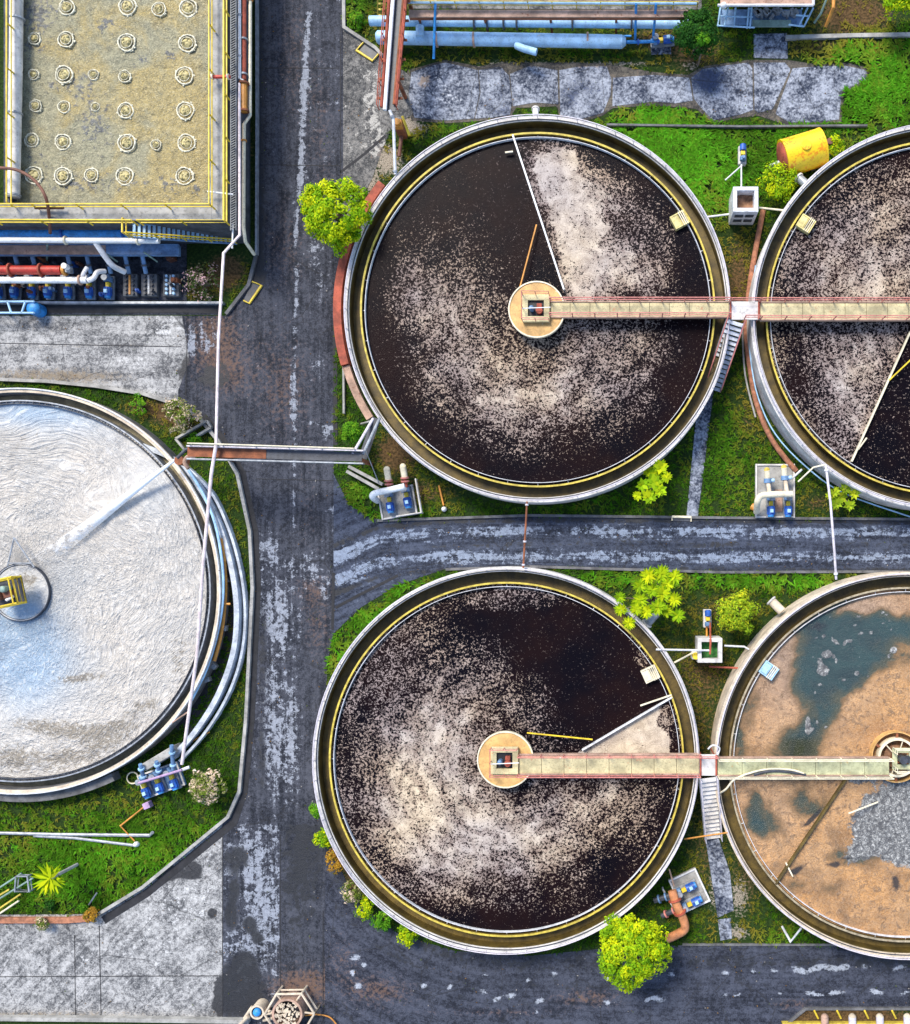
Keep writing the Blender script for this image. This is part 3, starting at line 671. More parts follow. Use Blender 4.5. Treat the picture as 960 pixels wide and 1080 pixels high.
def sludge(px, py, x, y):
    wx = px+14*(fbm(px/30, py/30, 35)-.5)*2; wy = py+14*(fbm(px/30, py/30, 39)-.5)*2
    w = 1.15*blobs(wx, wy, [(880, 705, 36, 36, .7), (800, 690, 8, 40, .55), (850, 632, 40, 6, .7), (940, 660, 60, 14, .9), (905, 690, 50, 26, 1.0), (868, 720, 32, 44, 1.0), (842, 790, 26, 24, 1.0, 0), (862, 770, 24, 26, .8), (870, 640, 20, 14, .5), (865, 655, 22, 10, .7), (790, 720, 12, 26, .8), (778, 780, 7, 30, .7), (820, 666, 16, 16, .5), (805, 868, 17, 14, .85), (795, 850, 8, 20, .6), (848, 840, 12, 14, .65), (858, 855, 14, 8, .5, -40), (950, 620, 50, 6, .6), (1060, 700, 60, 40, 1.0), (835, 930, 12, 6, .4), (850, 668, 26, 8, .45), (890, 628, 30, 6, .5), (790, 760, 8, 20, .3), (870, 850, 10, 20, .3), (900, 905, 30, 8, .45), (880, 935, 12, 5, .3)])
    w -= blobs(wx, wy, [(925, 765, 60, 46, .9), (950, 735, 40, 30, .6), (815, 740, 30, 34, .6), (830, 690, 24, 22, .5), (950, 635, 40, 10, .3), (890, 640, 26, 10, .3)])
    foam = blobs(wx, wy, [(945, 868, 46, 34, .95), (905, 898, 22, 14, .6), (985, 850, 50, 50, .9), (900, 820, 20, 10, .5)])-blobs(px, py, [(880, 850, 20, 30, .5), (910, 945, 60, 14, .6)])
    clump = blobs(px, py, [(872, 690, 7, 5, .8), (880, 676, 9, 4, .7, 40), (868, 708, 7, 5, .9), (852, 765, 4, 11, .95), (895, 676, 8, 3, .6), (908, 668, 5, 3, .6), (942, 686, 4, 3, .8), (865, 700, 4, 10, .6, -30)])
    olive = blobs(px, py, [(845, 790, 40, 14, 1.0), (880, 650, 20, 6, .3)])
    black = blobs(px, py, [(840, 918, 14, 5, .6, -30), (880, 912, 10, 4, .5), (930, 890, 3, 20, .3), (945, 930, 6, 12, .5), (905, 905, 30, 3, .4), (858, 862, 16, 3, .55, -45), (862, 660, 18, 8, .4), (880, 830, 14, 2, .4, -45)])
    rg = np.random.default_rng(4); sp = [(rg.uniform(850, 960), rg.uniform(640, 780), rg.uniform(1, 2.2), rg.uniform(1, 2.2), rg.uniform(.7, 1.2)) for _ in range(60)]
    clump = clump+blobs(px, py, sp)*(w > .5)
    return dict(crust=.95-w, foam=np.maximum(foam*1.2, clump), olive=olive, black=black*1.7, pink=np.clip(blobs(px, py, [(830, 690, 60, 70, 1.0), (900, 640, 70, 24, 1), (800, 850, 50, 40, .45)]), 0, 1)*.85)
for c, fn, mt in ((TA, scumA, 'scum'), (TB, scumB, 'scum'), (TCc, scumC, 'scum'), (TD, sludge, 'sludge')):
    struct(sheet('water', circle(c, RT-1.05), ZW, .13, M[mt], fn, world=True, ex=False, smooth=True))
    rip = None
for c in (TA, TB, TCc, TD):
    struct(sheet('water', circle(c, RT-.31), 1.3, .8, M['channel'], None, world=True, ex=False)).data.materials[0] = M['channel']

# ---------------- scum boxes on the weirs
def scum_box(px, py, rot, mat, label, par):
    c = P(px, py, 2.1); m = MB(); w, l = .95, .85
    R = Matrix.Rotation(rot, 3, 'Z')
    b = par and MB()
    body = MB(); b2 = lambda off, size: body.box(c+R @ Vector(off), size, rot)
    b2((0, 0, -.3), (w, l, .08)); b2((w/2-.04, 0, -.1), (.08, l, .4)); b2((-w/2+.04, 0, -.1), (.08, l, .4)); b2((0, l/2-.04, -.1), (w-.16, .08, .4)); b2((0, -l/2+.04, -.1), (w-.16, .08, .4)); b2((.0, .0, .0), (.06, l-.16, .1)); b2((-.22, 0, .06), (.36, l-.2, .05))
    o = body.build('scum_box', M[mat], par); o['label'] = label
    bars = MB()
    for k in range(3): bars.box(c+R @ Vector((.1+.12*k, 0, .12)), (.05, l+.06, .05), rot)
    bars.build('bar', M['cream_pipe'], o)
scum_box(717, 232, math.radians(28), 'box_yellow', 'pale yellow scum box', tA)
scum_box(850, 236, math.radians(-32), 'box_yellow', 'pale yellow scum box', tC)
scum_box(686, 711, math.radians(25), 'cream_pipe', 'cream scum box', tB)
scum_box(811, 707, math.radians(-35), 'blue_pale', 'pale green scum box', tD)

# ---------------- drive platforms
ZD = 2.75
def platform(c, label):
    t = thing('drive_platform', label, 'platform', (c.x, c.y, 0), 'round drive platforms')
    r = LN(30, ZD)
    MB().disc(c, r-.06, ZD-.25, ZD-.09).build('deck', M['hub_tan'], t)
    MB().ring(c, r-.08, r, ZD-.3, ZD-.03, 64).build('lip', M['cream_pipe'], t)
    MB().cyl((c.x, c.y, 0), (c.x, c.y, ZD-.25), .55, 24).build('column', M['rust_pale'], t)
    a = .82; hx = c.x-.02
    m = MB()
    for dx, dy, sx, sy in ((0, a-.17, 2*a, .34), (0, -a+.17, 2*a, .34), (a-.17, 0, .34, 2*a-.68), (-a+.17, 0, .34, 2*a-.68)): m.box((hx+dx, c.y+dy, ZD+.12), (sx, sy, .24))
    fr = m.build('machine_frame', M['deck_cream'], t)
    MB().box((hx, c.y, ZD+.02), (.94, .94, .04)).build('floor_plate', M['black'], fr)
    m = MB(); m.cyl((hx-.25, c.y-.05, ZD+.04), (hx-.25, c.y-.05, ZD+.5), .15); m.dome((hx-.25, c.y-.05, ZD+.5), .15, .08)
    m.build('motor', M['blue_steel'], t)
    m = MB(); m.cyl((hx+.2, c.y-.15, ZD+.04), (hx+.2, c.y-.15, ZD+.36), .2); m.box((hx+.2, c.y+.16, ZD+.16), (.3, .24, .24))
    m.build('gearbox', M['rust_red'], t)
    MB().tube([(hx-.8, c.y-.12, ZD+.62), (hx+.9, c.y-.05, ZD+.6)], .03, 6).build('bar', M['white'], t)
    m = MB(); b = a-.02
    m.railing([(hx+b, c.y+b-.03, ZD+.24), (hx-b, c.y+b, ZD+.24), (hx-b, c.y-b, ZD+.24), (hx+b, c.y-b, ZD+.24)], .85, .8, .024)
    m.build('guard_rail', M['rail_red'], t)
    return t
cA, cB, cC = P(566, 326, ZD), P(533, 801.5, ZD), P(995, 330, ZD)
platform(cA, 'tan round drive platform at the centre of the upper dark tank')
platform(cB, 'tan round drive platform at the centre of the lower dark tank')
platform(cC, 'tan round drive platform at the far end of the upper right footbridge')
# open cage at the sludge tank
cD = P(948, 800, ZD)
t = thing('drive_cage', 'open round tan cage with spokes at the centre of the sludge tank', 'platform', (cD.x, cD.y, 0))
r = LN(27, ZD)
MB().ring(cD, r-.06, r, 1.5, ZD-.35, 64).build('well_ring', M['hub_tan'], t)
MB().ring(cD, r-.5, r-.36, 2.0, ZD-.2, 64).build('walkway_ring', M['cream_pipe'], t)
for k in range(6): a = k*PI/3+.5; MB().box((cD.x+(r-.21)*math.cos(a), cD.y+(r-.21)*math.sin(a), ZD-.45), (.28, .14, .12), a).build('bracket', M['rust'], t)
for k in range(6):
    a = k*PI/3+.2; MB().tube([(cD.x, cD.y, ZD-.25), (cD.x+(r-.4)*math.cos(a), cD.y+(r-.4)*math.sin(a), ZD-.3)], .035, 6).build('spoke', M['cream_pipe'], t)
MB().disc(cD, .7, 1.9, 2.1, 32).build('turntable', M['soil'], t)
MB().cyl((cD.x, cD.y, 0), (cD.x, cD.y, ZD-.1), .3).build('column', M['rust'], t)
m = MB()
for dx, dy, sx, sy in ((0, .5, 1.3, .3), (0, -.5, 1.3, .3), (.5, 0, .3, .7), (-.5, 0, .3, .7)): m.box((cD.x+dx+.25, cD.y+dy, ZD+.03), (sx, sy, .06))
m.build('deck', M['deck_green'], t)
m = MB(); m.cyl((cD.x+.15, cD.y, ZD-.1), (cD.x+.15, cD.y, ZD+.55), .24); m.box((cD.x+.45, cD.y, ZD+.2), (.3, .4, .35)); m.build('motor', M['steel_dark'], t)
MB().railing([(cD.x-.35, cD.y+.42, ZD+.06), (cD.x-.35, cD.y+.68, ZD+.06), (cD.x+.95, cD.y+.68, ZD+.06), (cD.x+.95, cD.y-.68, ZD+.06), (cD.x-.35, cD.y-.68, ZD+.06), (cD.x-.35, cD.y-.42, ZD+.06)], .85, .8, .03).build('guard_rail', M['cream_pipe'], t)

# ---------------- bridges
def bridge(x0, x1, y0, y1, deck, railm, label, seams, patchm=None):
    a, b = P(x0, y1, ZD), P(x1, y0, ZD); cx, cy = (a.x+b.x)/2, (a.y+b.y)/2
    t = thing('footbridge', label, 'footbridge', (a.x, cy, 0), 'footbridges over the settling tanks')
    n = seams; m = MB(); wpl = (b.x-a.x)/n
    for k in range(n): m.box((a.x+(k+.5)*wpl, cy, ZD-.04), (wpl-.025, b.y-a.y-.16, .08))
    m.build('deck', M[deck], t)
    m = MB()
    for y in (a.y+.04, b.y-.04): m.box((cx, y, ZD-.12), (b.x-a.x, .08, .36))
    for k in range(n+1): m.box((a.x+k*wpl, cy, ZD-.2), (.08, b.y-a.y-.17, .16))
    m.build('girder', M['rust_pale'], t)
    for y in (a.y+.045, b.y-.045):
        MB().railing([(a.x, y, ZD+.06), (b.x, y, ZD+.06)], .9, 1.3, .036).build('railing', M[railm], t)
    return t
bridge(580.5, 769, 317.5, 335, 'deck_cream', 'rail_red', 'cream footbridge with red rails to the upper dark tank with soil box beside it', 9)
bridge(802, 981, 318, 338, 'deck_cream', 'rail_red', 'cream footbridge with red rails running off the right edge over the upper right tank', 8)
bridge(547.5, 737.5, 795, 817, 'deck_cream', 'rail_red', 'patchy cream footbridge with pink rails over the lower dark tank', 8)
bridge(757, 938, 798.5, 818.5, 'deck_green', 'cream_pipe', 'greenish footbridge with pale rails over the sludge tank', 7)
def landing(x0, x1, y0, y1, label, rails):
    a, b = P(x0, y1, ZD), P(x1, y0, ZD)
    t = thing('landing', label, 'landing', ((a.x+b.x)/2, (a.y+b.y)/2, 0), 'landings between the bridges')
    MB().prism([(a.x, a.y), (b.x, a.y), (b.x, b.y), (a.x, b.y)], ZD-.14, ZD).build('deck', M['concrete_pale'], t)
    for x, y in ((a.x+.1, a.y+.1), (b.x-.1, a.y+.1), (a.x+.1, b.y-.1), (b.x-.1, b.y-.1)): MB().cyl((x, y, 0), (x, y, ZD-.14), .07, 10).build('post', M['rust_red'], t)
    m = MB()
    for x in (a.x+.06, b.x-.06): m.box((x, (a.y+b.y)/2, ZD+.03), (.1, b.y-a.y-.02, .06))
    m.build('threshold', M['rust_red'], t)
    for path in rails: MB().railing([P(*q, ZD) for q in path], .9, 1.2, .034).build('railing', M['rail_red'], t)
landing(769.6, 801.4, 318, 337, 'blotchy concrete landing joining the two upper footbridges', [[(770.5, 318.5), (800.5, 318.5)], [(785, 336.5), (800.5, 336.5)]])
landing(738, 756.5, 796, 818, 'small dark landing joining the two lower footbridges', [[(739, 796.5), (756, 796.5)]])
def stairs(path_top, path_bot, w, n, label, railm, treadm='stair'):
    a, b = P(*path_top, ZD), P(*path_bot, .1); d = b-a; rz = math.atan2(d.y, d.x); L2 = Vector((d.x, d.y)).length
    t = thing('stairs', label, 'stairs', (b.x, b.y, 0), 'metal stairs'); side = Vector((-d.y, d.x, 0)).normalized()
    m = MB()
    for k in range(n): m.box(a+d*((k+.6)/n)+Vector((0, 0, 0)), (L2/n*.86, w-.06, .05), rz)
    m.build('tread', M[treadm], t)
    for sg in (-1, 1):
        o = side*(w/2*sg)
        MB().tube([a+o+Vector((0, 0, -.1)), b+o], .06, 6).build('stringer', M['steel'], t)
        MB().railing([a+o, b+o], .9, 1.2, .034).build('railing', M[railm], t)
stairs((776, 338), (751, 411), 1.05, 15, 'pale metal stairs with red rails descending beside the upper dark tank', 'rail_red')
stairs((747, 820), (752, 884), 1.0, 15, 'weathered pale stairs descending between the two lower tanks', 'rail_pale', 'concrete_pale')

# ---------------- scraper arms
def arm(pts, stay, label, mat, staymat, extra=None, par=None, w=.1):
    a, b = P(*pts[0], 2.0), P(*pts[1], 2.0); c = (a+b)/2
    t = thing('scraper_arm', label, 'scraper', (c.x, c.y, 0), 'rotating scraper arms'); d = b-a
    MB().box(c, (d.length, w, .3), math.atan2(d.y, d.x)).build('blade', M[mat], t)
    if stay: MB().tube([P(*stay[0], 2.5), P(*stay[1], 2.15)], .05, 6).build('stay', M[staymat], t)
    if extra: MB().box((P(*extra[0], 2.05)+P(*extra[1], 2.05))/2, ((P(*extra[1], 0)-P(*extra[0], 0)).length, .09, .12), math.atan2(-(extra[1][1]-extra[0][1]), extra[1][0]-extra[0][0])).build('scum_paddle', M['cream_pipe'], t)
arm(((541, 143), (595, 306)), ((548, 305), (566, 237)), 'white scraper arm with yellow stay in the upper dark tank', 'white', 'orange', ((533, 161), (541, 160)))
arm(((709, 735), (614, 791)), ((625, 780), (556, 773)), 'pale scraper arm holding a cream scum wedge in the lower dark tank', 'white_dirty', 'yellow', ((676, 744), (708, 733)))
arm(((960, 350), (898, 487)), ((975, 366), (938, 401)), 'pale scraper arm near the right edge in the upper right tank', 'cream_pipe', 'yellow', ((905, 474), (914, 462)))
arm(((893, 820), (818, 932)), ((895, 858), (926, 846)), 'thin dark scraper arm lying across the tan sludge', 'channel', 'cream_pipe', ((829, 910), (836, 924)), w=.12)
# stub pipes at the rims
def rimpipe(p0, p1, r, mat, label, z0=1.5, z1=1.7):
    t = thing('stub_pipe', label, 'pipe', P(*p0, 0)); a, b = P(*p0, z0), P(*p1, z1)
    MB().cyl(a, b, r, 14).build('barrel', M[mat], t); d = (a-b).normalized()
    MB().cyl(a, a+d*.1, r+.07, 14).build('flange', M['concrete_pale'], t)
rimpipe((683, 657), (692, 647), .28, 'steel', 'grey stub pipe at the lower dark tank rim under the rosette tree')
rimpipe((814, 634), (825, 645), .28, 'concrete_cream', 'pale stub pipe at the sludge tank rim beside the yellow green bush')
rimpipe((843, 188), (852, 196), .26, 'steel', 'grey stub pipe below the tilted yellow tank')
rimpipe((565, 116), (565, 122), .18, 'white', 'short white stub pipe at the top of the upper dark tank')
# ================================================================ FOAM TANK (left)
t = thing('foam_tank', 'huge round tank full of white foam at the left edge', 'tank', (TE.x, TE.y, 0))
MB().ring(TE, RE-.3, RE, -.2, ZE-.08).build('wall', M['concrete_dark'], t)  # shade of the outer wall face put into its darker concrete colour
MB().ring(TE, RE-.27, RE+.01, ZE-.078, ZE).build('coping', M['concrete_cream'], t)
MB().ring(TE, RE-.72, RE-.3, ZE-1.2, ZE-1.0).build('launder', M['launder'], t)
MB().ring(TE, RE-.80, RE-.72, -.1, ZE-.15).build('weir', M['steel'], t)
m = MB(); m.ring(TE, RE-.97, RE-.93, ZE-.7, ZE-.12)
for k in range(180): a = k*PI/90; m.box((TE.x+(RE-.86)*math.cos(a), TE.y+(RE-.86)*math.sin(a), ZE-.2), (.12, .05, .06), a)
m.build('scum_baffle', M['steel_dark'], t)
MB().tube(arc(TE, RE-.05, 0, 2*PI, 140, ZE+.06)[:-1], .05, 6, closed=True).build('rim_pipe', M['white_dirty'], t)
def foamE(px, py, x, y):
    tint = blobs(px, py, [(30, 700, 60, 60, .8), (10, 660, 40, 40, .6), (60, 600, 50, 40, .25), (100, 430, 120, 40, .5), (170, 520, 40, 60, .35), (30, 430, 60, 20, .4)])
    be = blobs(px, py, [(85, 715, 26, 5, .75, -5), (60, 768, 50, 10, .7, 8), (60, 800, 26, 14, .55), (110, 785, 40, 14, .55, -25), (15, 800, 24, 16, .7), (150, 745, 24, 8, .5, -20), (190, 690, 14, 30, .4), (120, 765, 30, 6, .5, -10), (30, 470, 60, 26, .25)])
    sm = blobs(px, py, [(130, 520, 60, 22, .7, -35), (160, 470, 40, 40, .6), (60, 440, 120, 16, .5), (30, 720, 40, 40, .5), (40, 750, 60, 14, .3), (90, 810, 50, 8, .4)])
    r = np.hypot(px-60, py-560); a = np.arctan2(py-560, px-60)
    dx = px-20+60*(fbm(px/90, py/90, 4)-.5); dy = py-600+60*(fbm(px/90, py/90, 6)-.5); rr_ = np.hypot(dx, dy)*S; th = np.arctan2(dy, -dx+1e-6*0)
    th = np.arctan2(-dy, dx)
    return dict(tint=tint, beige=be, smooth=sm, flow_u=th*7*.85+.4*x, flow_w=rr_*1.5)
def foamz(px, py, x, y): return .22*(fbm(x*.9, y*1.2, 11, 3)-.5)+.12*np.abs(fbm(x*2.2+y, y*2.6-x, 12, 3)-.5)
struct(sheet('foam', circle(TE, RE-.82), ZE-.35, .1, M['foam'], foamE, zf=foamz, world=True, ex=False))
# centre of the foam tank
cE = P(18, 625, 1.5)
t = thing('stilling_well', 'thin dark ring with a yellow framed motor at the centre of the white foam', 'mixer', (cE.x, cE.y, 0))
r = LN(31, 1.5)
MB().ring(cE, r-.06, r, .7, 1.2, 72).build('ring', M['steel_dark'], t)
MB().ring(cE, r-.09, r-.062, .7, 1.18, 72).build('ring_lining', M['white_dirty'], t)
MB().cyl((cE.x-.3, cE.y, 0), (cE.x-.3, cE.y, 2.2), .3).build('column', M['steel_dark'], t)
rz = math.radians(12); b = P(9, 625, 2.3); R_ = Matrix.Rotation(rz, 3, 'Z')
MB().box((b.x, b.y, 2.24), (1.9, 1.55, .1), rz).build('deck', M['steel_dark'], t)
m = MB()
cr = [b+R_ @ Vector(v) for v in ((-.95, -.8, 0), (.95, -.8, 0), (.95, .8, 0), (-.95, .8, 0), (-.95, -.8, 0))]
m.railing(cr, .9, 1.0, .05); m.tube([p+Vector((0, 0, .02)) for p in cr], .06, 6)
m.railing([b+R_ @ Vector((.72, -.8, 0)), b+R_ @ Vector((.72, .8, 0))], .9, 1., .05)
m.build('guard_rail', M['yellow'], t)
m = MB(); m.cyl(b+Vector((-.35, -.15, 0)), b+Vector((-.35, -.15, .8)), .3); m.box(b+Vector((.2, -.1, .25)), (.5, .4, .5), rz); m.build('gearbox', M['brown'], t)
m = MB(); m.cyl(b+R_ @ Vector((.15, .2, .1)), b+R_ @ Vector((.15, .2, .75)), .2); m.dome(b+R_ @ Vector((.15, .2, .75)), .2, .1); m.build('motor', M['teal_rail'], t)
MB().cyl(b+R_ @ Vector((.0, -.45, .35)), b+R_ @ Vector((.45, -.3, .35)), .1).build('duct', M['white'], t)
for q in (((15, 567), (8, 597)), ((15, 567), (36, 598)), ((9, 594), (34, 594))):
    MB().tube([P(*q[0], 1.7), P(*q[1], 1.5)], .05, 6).build('rod', M['steel'], t)
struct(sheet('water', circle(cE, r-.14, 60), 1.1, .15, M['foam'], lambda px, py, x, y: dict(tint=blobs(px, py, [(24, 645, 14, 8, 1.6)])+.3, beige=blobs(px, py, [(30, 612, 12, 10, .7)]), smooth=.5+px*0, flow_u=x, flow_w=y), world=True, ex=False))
# spray jet
m = MB(); pts = []; rs = []
for k in range(25):
    f = k/24; px, py = 186+(38-186)*f, 484+(597-484)*f
    pts.append(P(px, py, 1.08+1.35*(1-f)**3.2)); rs.append(.08+.46*f**1.1)
m.tube(pts, rs, 14, cap=False); jo = m.build('water_jet', M['jet'])
at = jo.data.attributes.new('thin', 'FLOAT', 'POINT'); at.data.foreach_set('value', [max(0., (i//14)/24-.25)*1.15 for i in range(25*14)])
tag(jo, 'white jet of water spraying across the foam from the trough end', 'water jet')
# curved service channel on the right of the foam tank
CH = [(150, 470), (185, 486), (212, 517), (231, 555), (243, 595), (249, 635), (248, 675), (240, 708), (225, 742), (203, 775), (180, 800)]
o = MB().strip([p[:2] for p in smoothpath(PP(.8, *CH), 5)], .32, -.1, .8).build('channel_wall', M['channel_wall']); tag(o, 'broad pale curved wall along the right of the foam tank', 'wall')
o = MB().strip([p[:2] for p in smoothpath(PP(.5, *[(x+(9 if y > 500 else 4), y+(3 if y > 700 else 0)) for x, y in CH[1:]]), 5)], .16, -.1, .5).build('channel_kerb', M['channel_wall']); tag(o, 'narrow bluish kerb outside the broad curved wall', 'kerb')
struct(MB().strip([p[:2] for p in smoothpath(PP(.02, *[(x-10, y-2) for x, y in CH[1:-1]]), 5)], 1.3, -.02, .02).build('trench_floor', M['drain'], smooth=0))
o = MB().tube(smoothpath(PP(.8, (233, 568), (236.5, 590), (238, 620), (236, 650), (232, 675), (226, 697)), 4), .11, 10).build('orange_pipe', M['orange']); tag(o, 'orange curved pipe in the trench right of the foam tank', 'pipe')
o = MB().tube(smoothpath(PP(1.15, (199, 496), (214, 520), (227, 552), (234, 590), (235.5, 622), (232, 655), (219, 703), (200, 742)), 4), .09, 8).build('blue_pipe', M['blue_pale']); tag(o, 'pale blue curved pipe hugging the foam tank rim', 'pipe')
for k, (x, y) in enumerate([(240, 598), (236, 561), (241, 612), (239, 662), (228, 702), (221, 716)]):
    m = MB(); q = P(x, y, 0); m.box((q.x, q.y, .25), (.3, .35, .5), k); m.cyl((q.x, q.y, .5), (q.x, q.y, .62), .1, 10); tag(m.build('trench_valve', M['steel']), 'small grey valve box in the dark trench beside the foam tank', 'valve', 'valve boxes in the trench')
o = MB().tube(PP(.9, (236, 637), (243, 637)), .07, 8).build('pipe', M['orange']); tag(o, 'short orange cross pipe in the foam tank trench', 'pipe')
o = MB().box(P(172, 798, .55), (2.3, .5, 1.1), math.radians(31)).build('concrete_plinth', M['concrete']); tag(o, 'long grey plinth behind the blue pump set below the foam tank', 'plinth')
o = MB().tube(PP(1.6, (182, 762), (200, 750)), .05, 6).build('pipe', M['rust_pale']); tag(o, 'thin pale pipe crossing from the foam tank rim to the overhead pipe', 'pipe')
MS = arc(TE, RE+.32, math.radians(236), math.radians(296), 40, 0)
o = MB().strip([(p[0], p[1]) for p in MS], .5, -.1, .9).build('low_wall', M['concrete_dark']); tag(o, 'dark curved low wall below the foam tank', 'low wall')

# ================================================================ AERATION BASIN (top left)
ZB = 4.0
a, b = P(-260, 233, ZB), P(237, -260, ZB); i0, i1 = P(-30, 215, ZB), P(221, -260, ZB)
t = thing('aeration_basin', 'rectangular concrete basin with yellow railings in the top left corner', 'basin', (b.x, a.y, 0)); basin = t
EX.append([(a.x-.3, a.y-1.2), (b.x+.3, a.y-1.2), (b.x+.3, b.y), (a.x-.3, b.y)])
m = MB()
m.prism([(i1.x, a.y), (b.x, a.y), (b.x, b.y), (i1.x, b.y)], -.2, ZB)
m.prism([(a.x, a.y), (i1.x-.003, a.y), (i1.x-.003, i0.y), (a.x, i0.y)], -.2, ZB-.002)
l0 = P(4, 0, ZB).x; l1 = P(10, 0, ZB).x
m.prism([(l0, i0.y+.003), (l1, i0.y+.003), (l1, b.y), (l0, b.y)], -.2, ZB-.004)
m.build('wall', M['basin_wall'], t)
MB().prism([(i1.x+.14, a.y+.14), (b.x-.16, a.y+.14), (b.x-.16, b.y), (i1.x+.14, b.y)], ZB, ZB+.03).build('walkway', M['concrete'], t)
MB().prism([(a.x, a.y+.14), (i1.x+.13, a.y+.14), (i1.x+.13, i0.y-.13), (a.x, i0.y-.13)], ZB, ZB+.031).build('walkway', M['concrete'], t)
m = MB(); e = .09
m.prism([(i1.x+.01, i0.y+.02), (i1.x+.12, i0.y+.02), (i1.x+.12, b.y), (i1.x+.01, b.y)], ZB, ZB+.1)
m.prism([(a.x, i0.y-.12), (i1.x+.12, i0.y-.12), (i1.x+.12, i0.y), (a.x, i0.y)], ZB, ZB+.104)
m.prism([(b.x-.14, a.y+.01), (b.x-.01, a.y+.01), (b.x-.01, b.y), (b.x-.14, b.y)], ZB, ZB+.1)
m.prism([(a.x, a.y+.01), (b.x-.15, a.y+.01), (b.x-.15, a.y+.13), (a.x, a.y+.13)], ZB, ZB+.1)
m.build('kerb', M['concrete'], t)
for path in ([(220.5, -260), (220.5, 215), (-250, 215)], [(236, -260), (236, 232), (144, 232)], [(138, 232), (-250, 231)], [(7, -260), (7, 213)]):
    MB().railing([Vector((*P(x, y, ZB+.95)[:2], ZB+.1)) for x, y in path], .85, 2.4, .05).build('railing', M['yellow'], t)
struct(sheet('foam', [(6, 217), (222, 217), (222, -259), (6, -259)], 3.3, .12, M['basin'],
    lambda px, py, x, y: dict(warm=.35+blobs(px, py, [(160, 100, 50, 40, .4), (180, 190, 30, 40, .6), (200, 120, 20, 100, .3), (150, 20, 40, 20, .3)]), dark=blobs(px, py, [(40, 15, 20, 20, .7), (36, 50, 14, 14, .5), (112, 25, 14, 9, .6), (85, 90, 14, 18, .5), (100, 130, 18, 26, .55), (150, 62, 10, 8, .5), (178, 57, 7, 6, .6), (178, 195, 14, 14, .45), (90, 195, 60, 12, .4), (55, 90, 8, 6, .5), (208, 200, 8, 10, .4), (40, 170, 12, 10, .4)])),
    zf=lambda px, py, x, y: .25*(fbm(x*1.3, y*1.3, 21, 4)-.5), ex=False))
rings = [(71, 8, 9), (135, 7, 10), (168, 10, 8), (199, 9, 10), (37, 41, 7), (70, 42, 9), (134, 45, 10), (198, 46, 10), (36, 79, 6), (68, 79, 10), (99, 79, 6), (132, 81, 7), (195, 80, 10), (38, 112, 7), (68, 113, 7), (101, 113, 5), (133, 117, 9), (196, 117, 10), (34, 148, 8), (67, 150, 9), (134, 151, 10), (165, 153, 6), (197, 151, 10), (36, 185, 10), (67, 186, 10), (97, 185, 8), (132, 186, 10), (195, 186, 10)]
M['boil'] = paint('bubbling froth', (.72, .68, .52), .8, .4, 5, .2, (.30, .26, .16), fine=14, bump=.5)
M['boil_dark'] = paint('bubbling centre', (.52, .44, .20), .6, .6, 6, .3, (.20, .18, .12), fine=12, bump=.6)
rr = random.Random(3)
protos = []
for v in range(4):
    bt = thing('bubble_ring', 'x', 'bubbles'); m = MB(); n = 40; pts = []; rad = []
    for k in range(n):
        an = 2*PI*k/n; q = 1+.03*math.sin(3*an+v*1.3)+.03*rr.uniform(-1, 1); pts.append((.5*q*math.cos(an), .5*q*math.sin(an), .03)); rad.append(.035+.03*rr.random())
    m.tube(pts, rad, 6, closed=True)
    pts = [(.36*math.cos(2*PI*k/n+.4)*(1+.06*rr.uniform(-1, 1)), .33*math.sin(2*PI*k/n+.4), .1) for k in range(n)]
    m.tube(pts, [.012+.02*rr.random() for _ in range(n)], 5, closed=True)
    for k in range(16): an = rr.uniform(0, 6.28); d = rr.uniform(.42, .6); m.dome((d*math.cos(an), d*math.sin(an), 0), rr.uniform(.03, .07), .06, 7, 2)
    m.build('foam_rim', M['boil'], bt)
    m = MB(); m.dome((0, 0, 0), .3, .16, 18, 5)
    for k in range(9): an = rr.uniform(0, 6.28); d = rr.uniform(.02, .24); m.dome((d*math.cos(an), d*math.sin(an), .1), rr.uniform(.04, .11), .1, 8, 3)
    m.build('bubble_mound', M['boil_dark'], bt); protos.append(bt)
used = set()
for k, (x, y, r) in enumerate(rings):
    v = k % 4; o = place(protos[v], v not in used, P(x, y, 3.33), rr.uniform(0, 6), 'pale ring of bubbling froth on the tan rectangular basin', 'bubble rings on the rectangular basin'); used.add(v)
    s = LN(r, 3.4)/.56; o.scale = (s, s, 1)
t = thing('header_pipe', 'thick grey header pipe along the left side of the rectangular basin', 'pipe', P(14, 208, 4))
MB().tube(PP(3.95, (19.5, -250), (17, 60), (14, 208)), .36, 18).build('barrel', M['concrete_pale'], t)
m = MB()
for y in (20, 120, 206): p = P(19-5*y/208, y, 3.95); m.cyl(p+Vector((0, .05, 0)), p-Vector((0, .05, 0)), .42, 18)
m.build('flange', M['steel'], t)
def pipe(pts, r, mat, label, cat='pipe', k=0, n=10, name='pipe', fl=None, group=None):
    pts = [P(*p) for p in pts]; pp = smoothpath(pts, k) if k else pts
    if not fl:
        return tag(MB().tube(pp, r, n).build(name, M[mat]), label, cat, group)
    t = thing(name, label, cat, pts[0], group); MB().tube(pp, r, n).build('barrel', M[mat], t)
    for f in fl[0]:
        L = [(pts[i+1]-pts[i]).length for i in range(len(pts)-1)]; s = f*sum(L); i = 0
        while i < len(L)-1 and s > L[i]: s -= L[i]; i += 1
        d = (pts[i+1]-pts[i]).normalized(); p = pts[i]+d*s
        MB().cyl(p-d*.05, p+d*.05, r*1.45+.02, 14).build('flange', M[fl[1]], t)
    return t
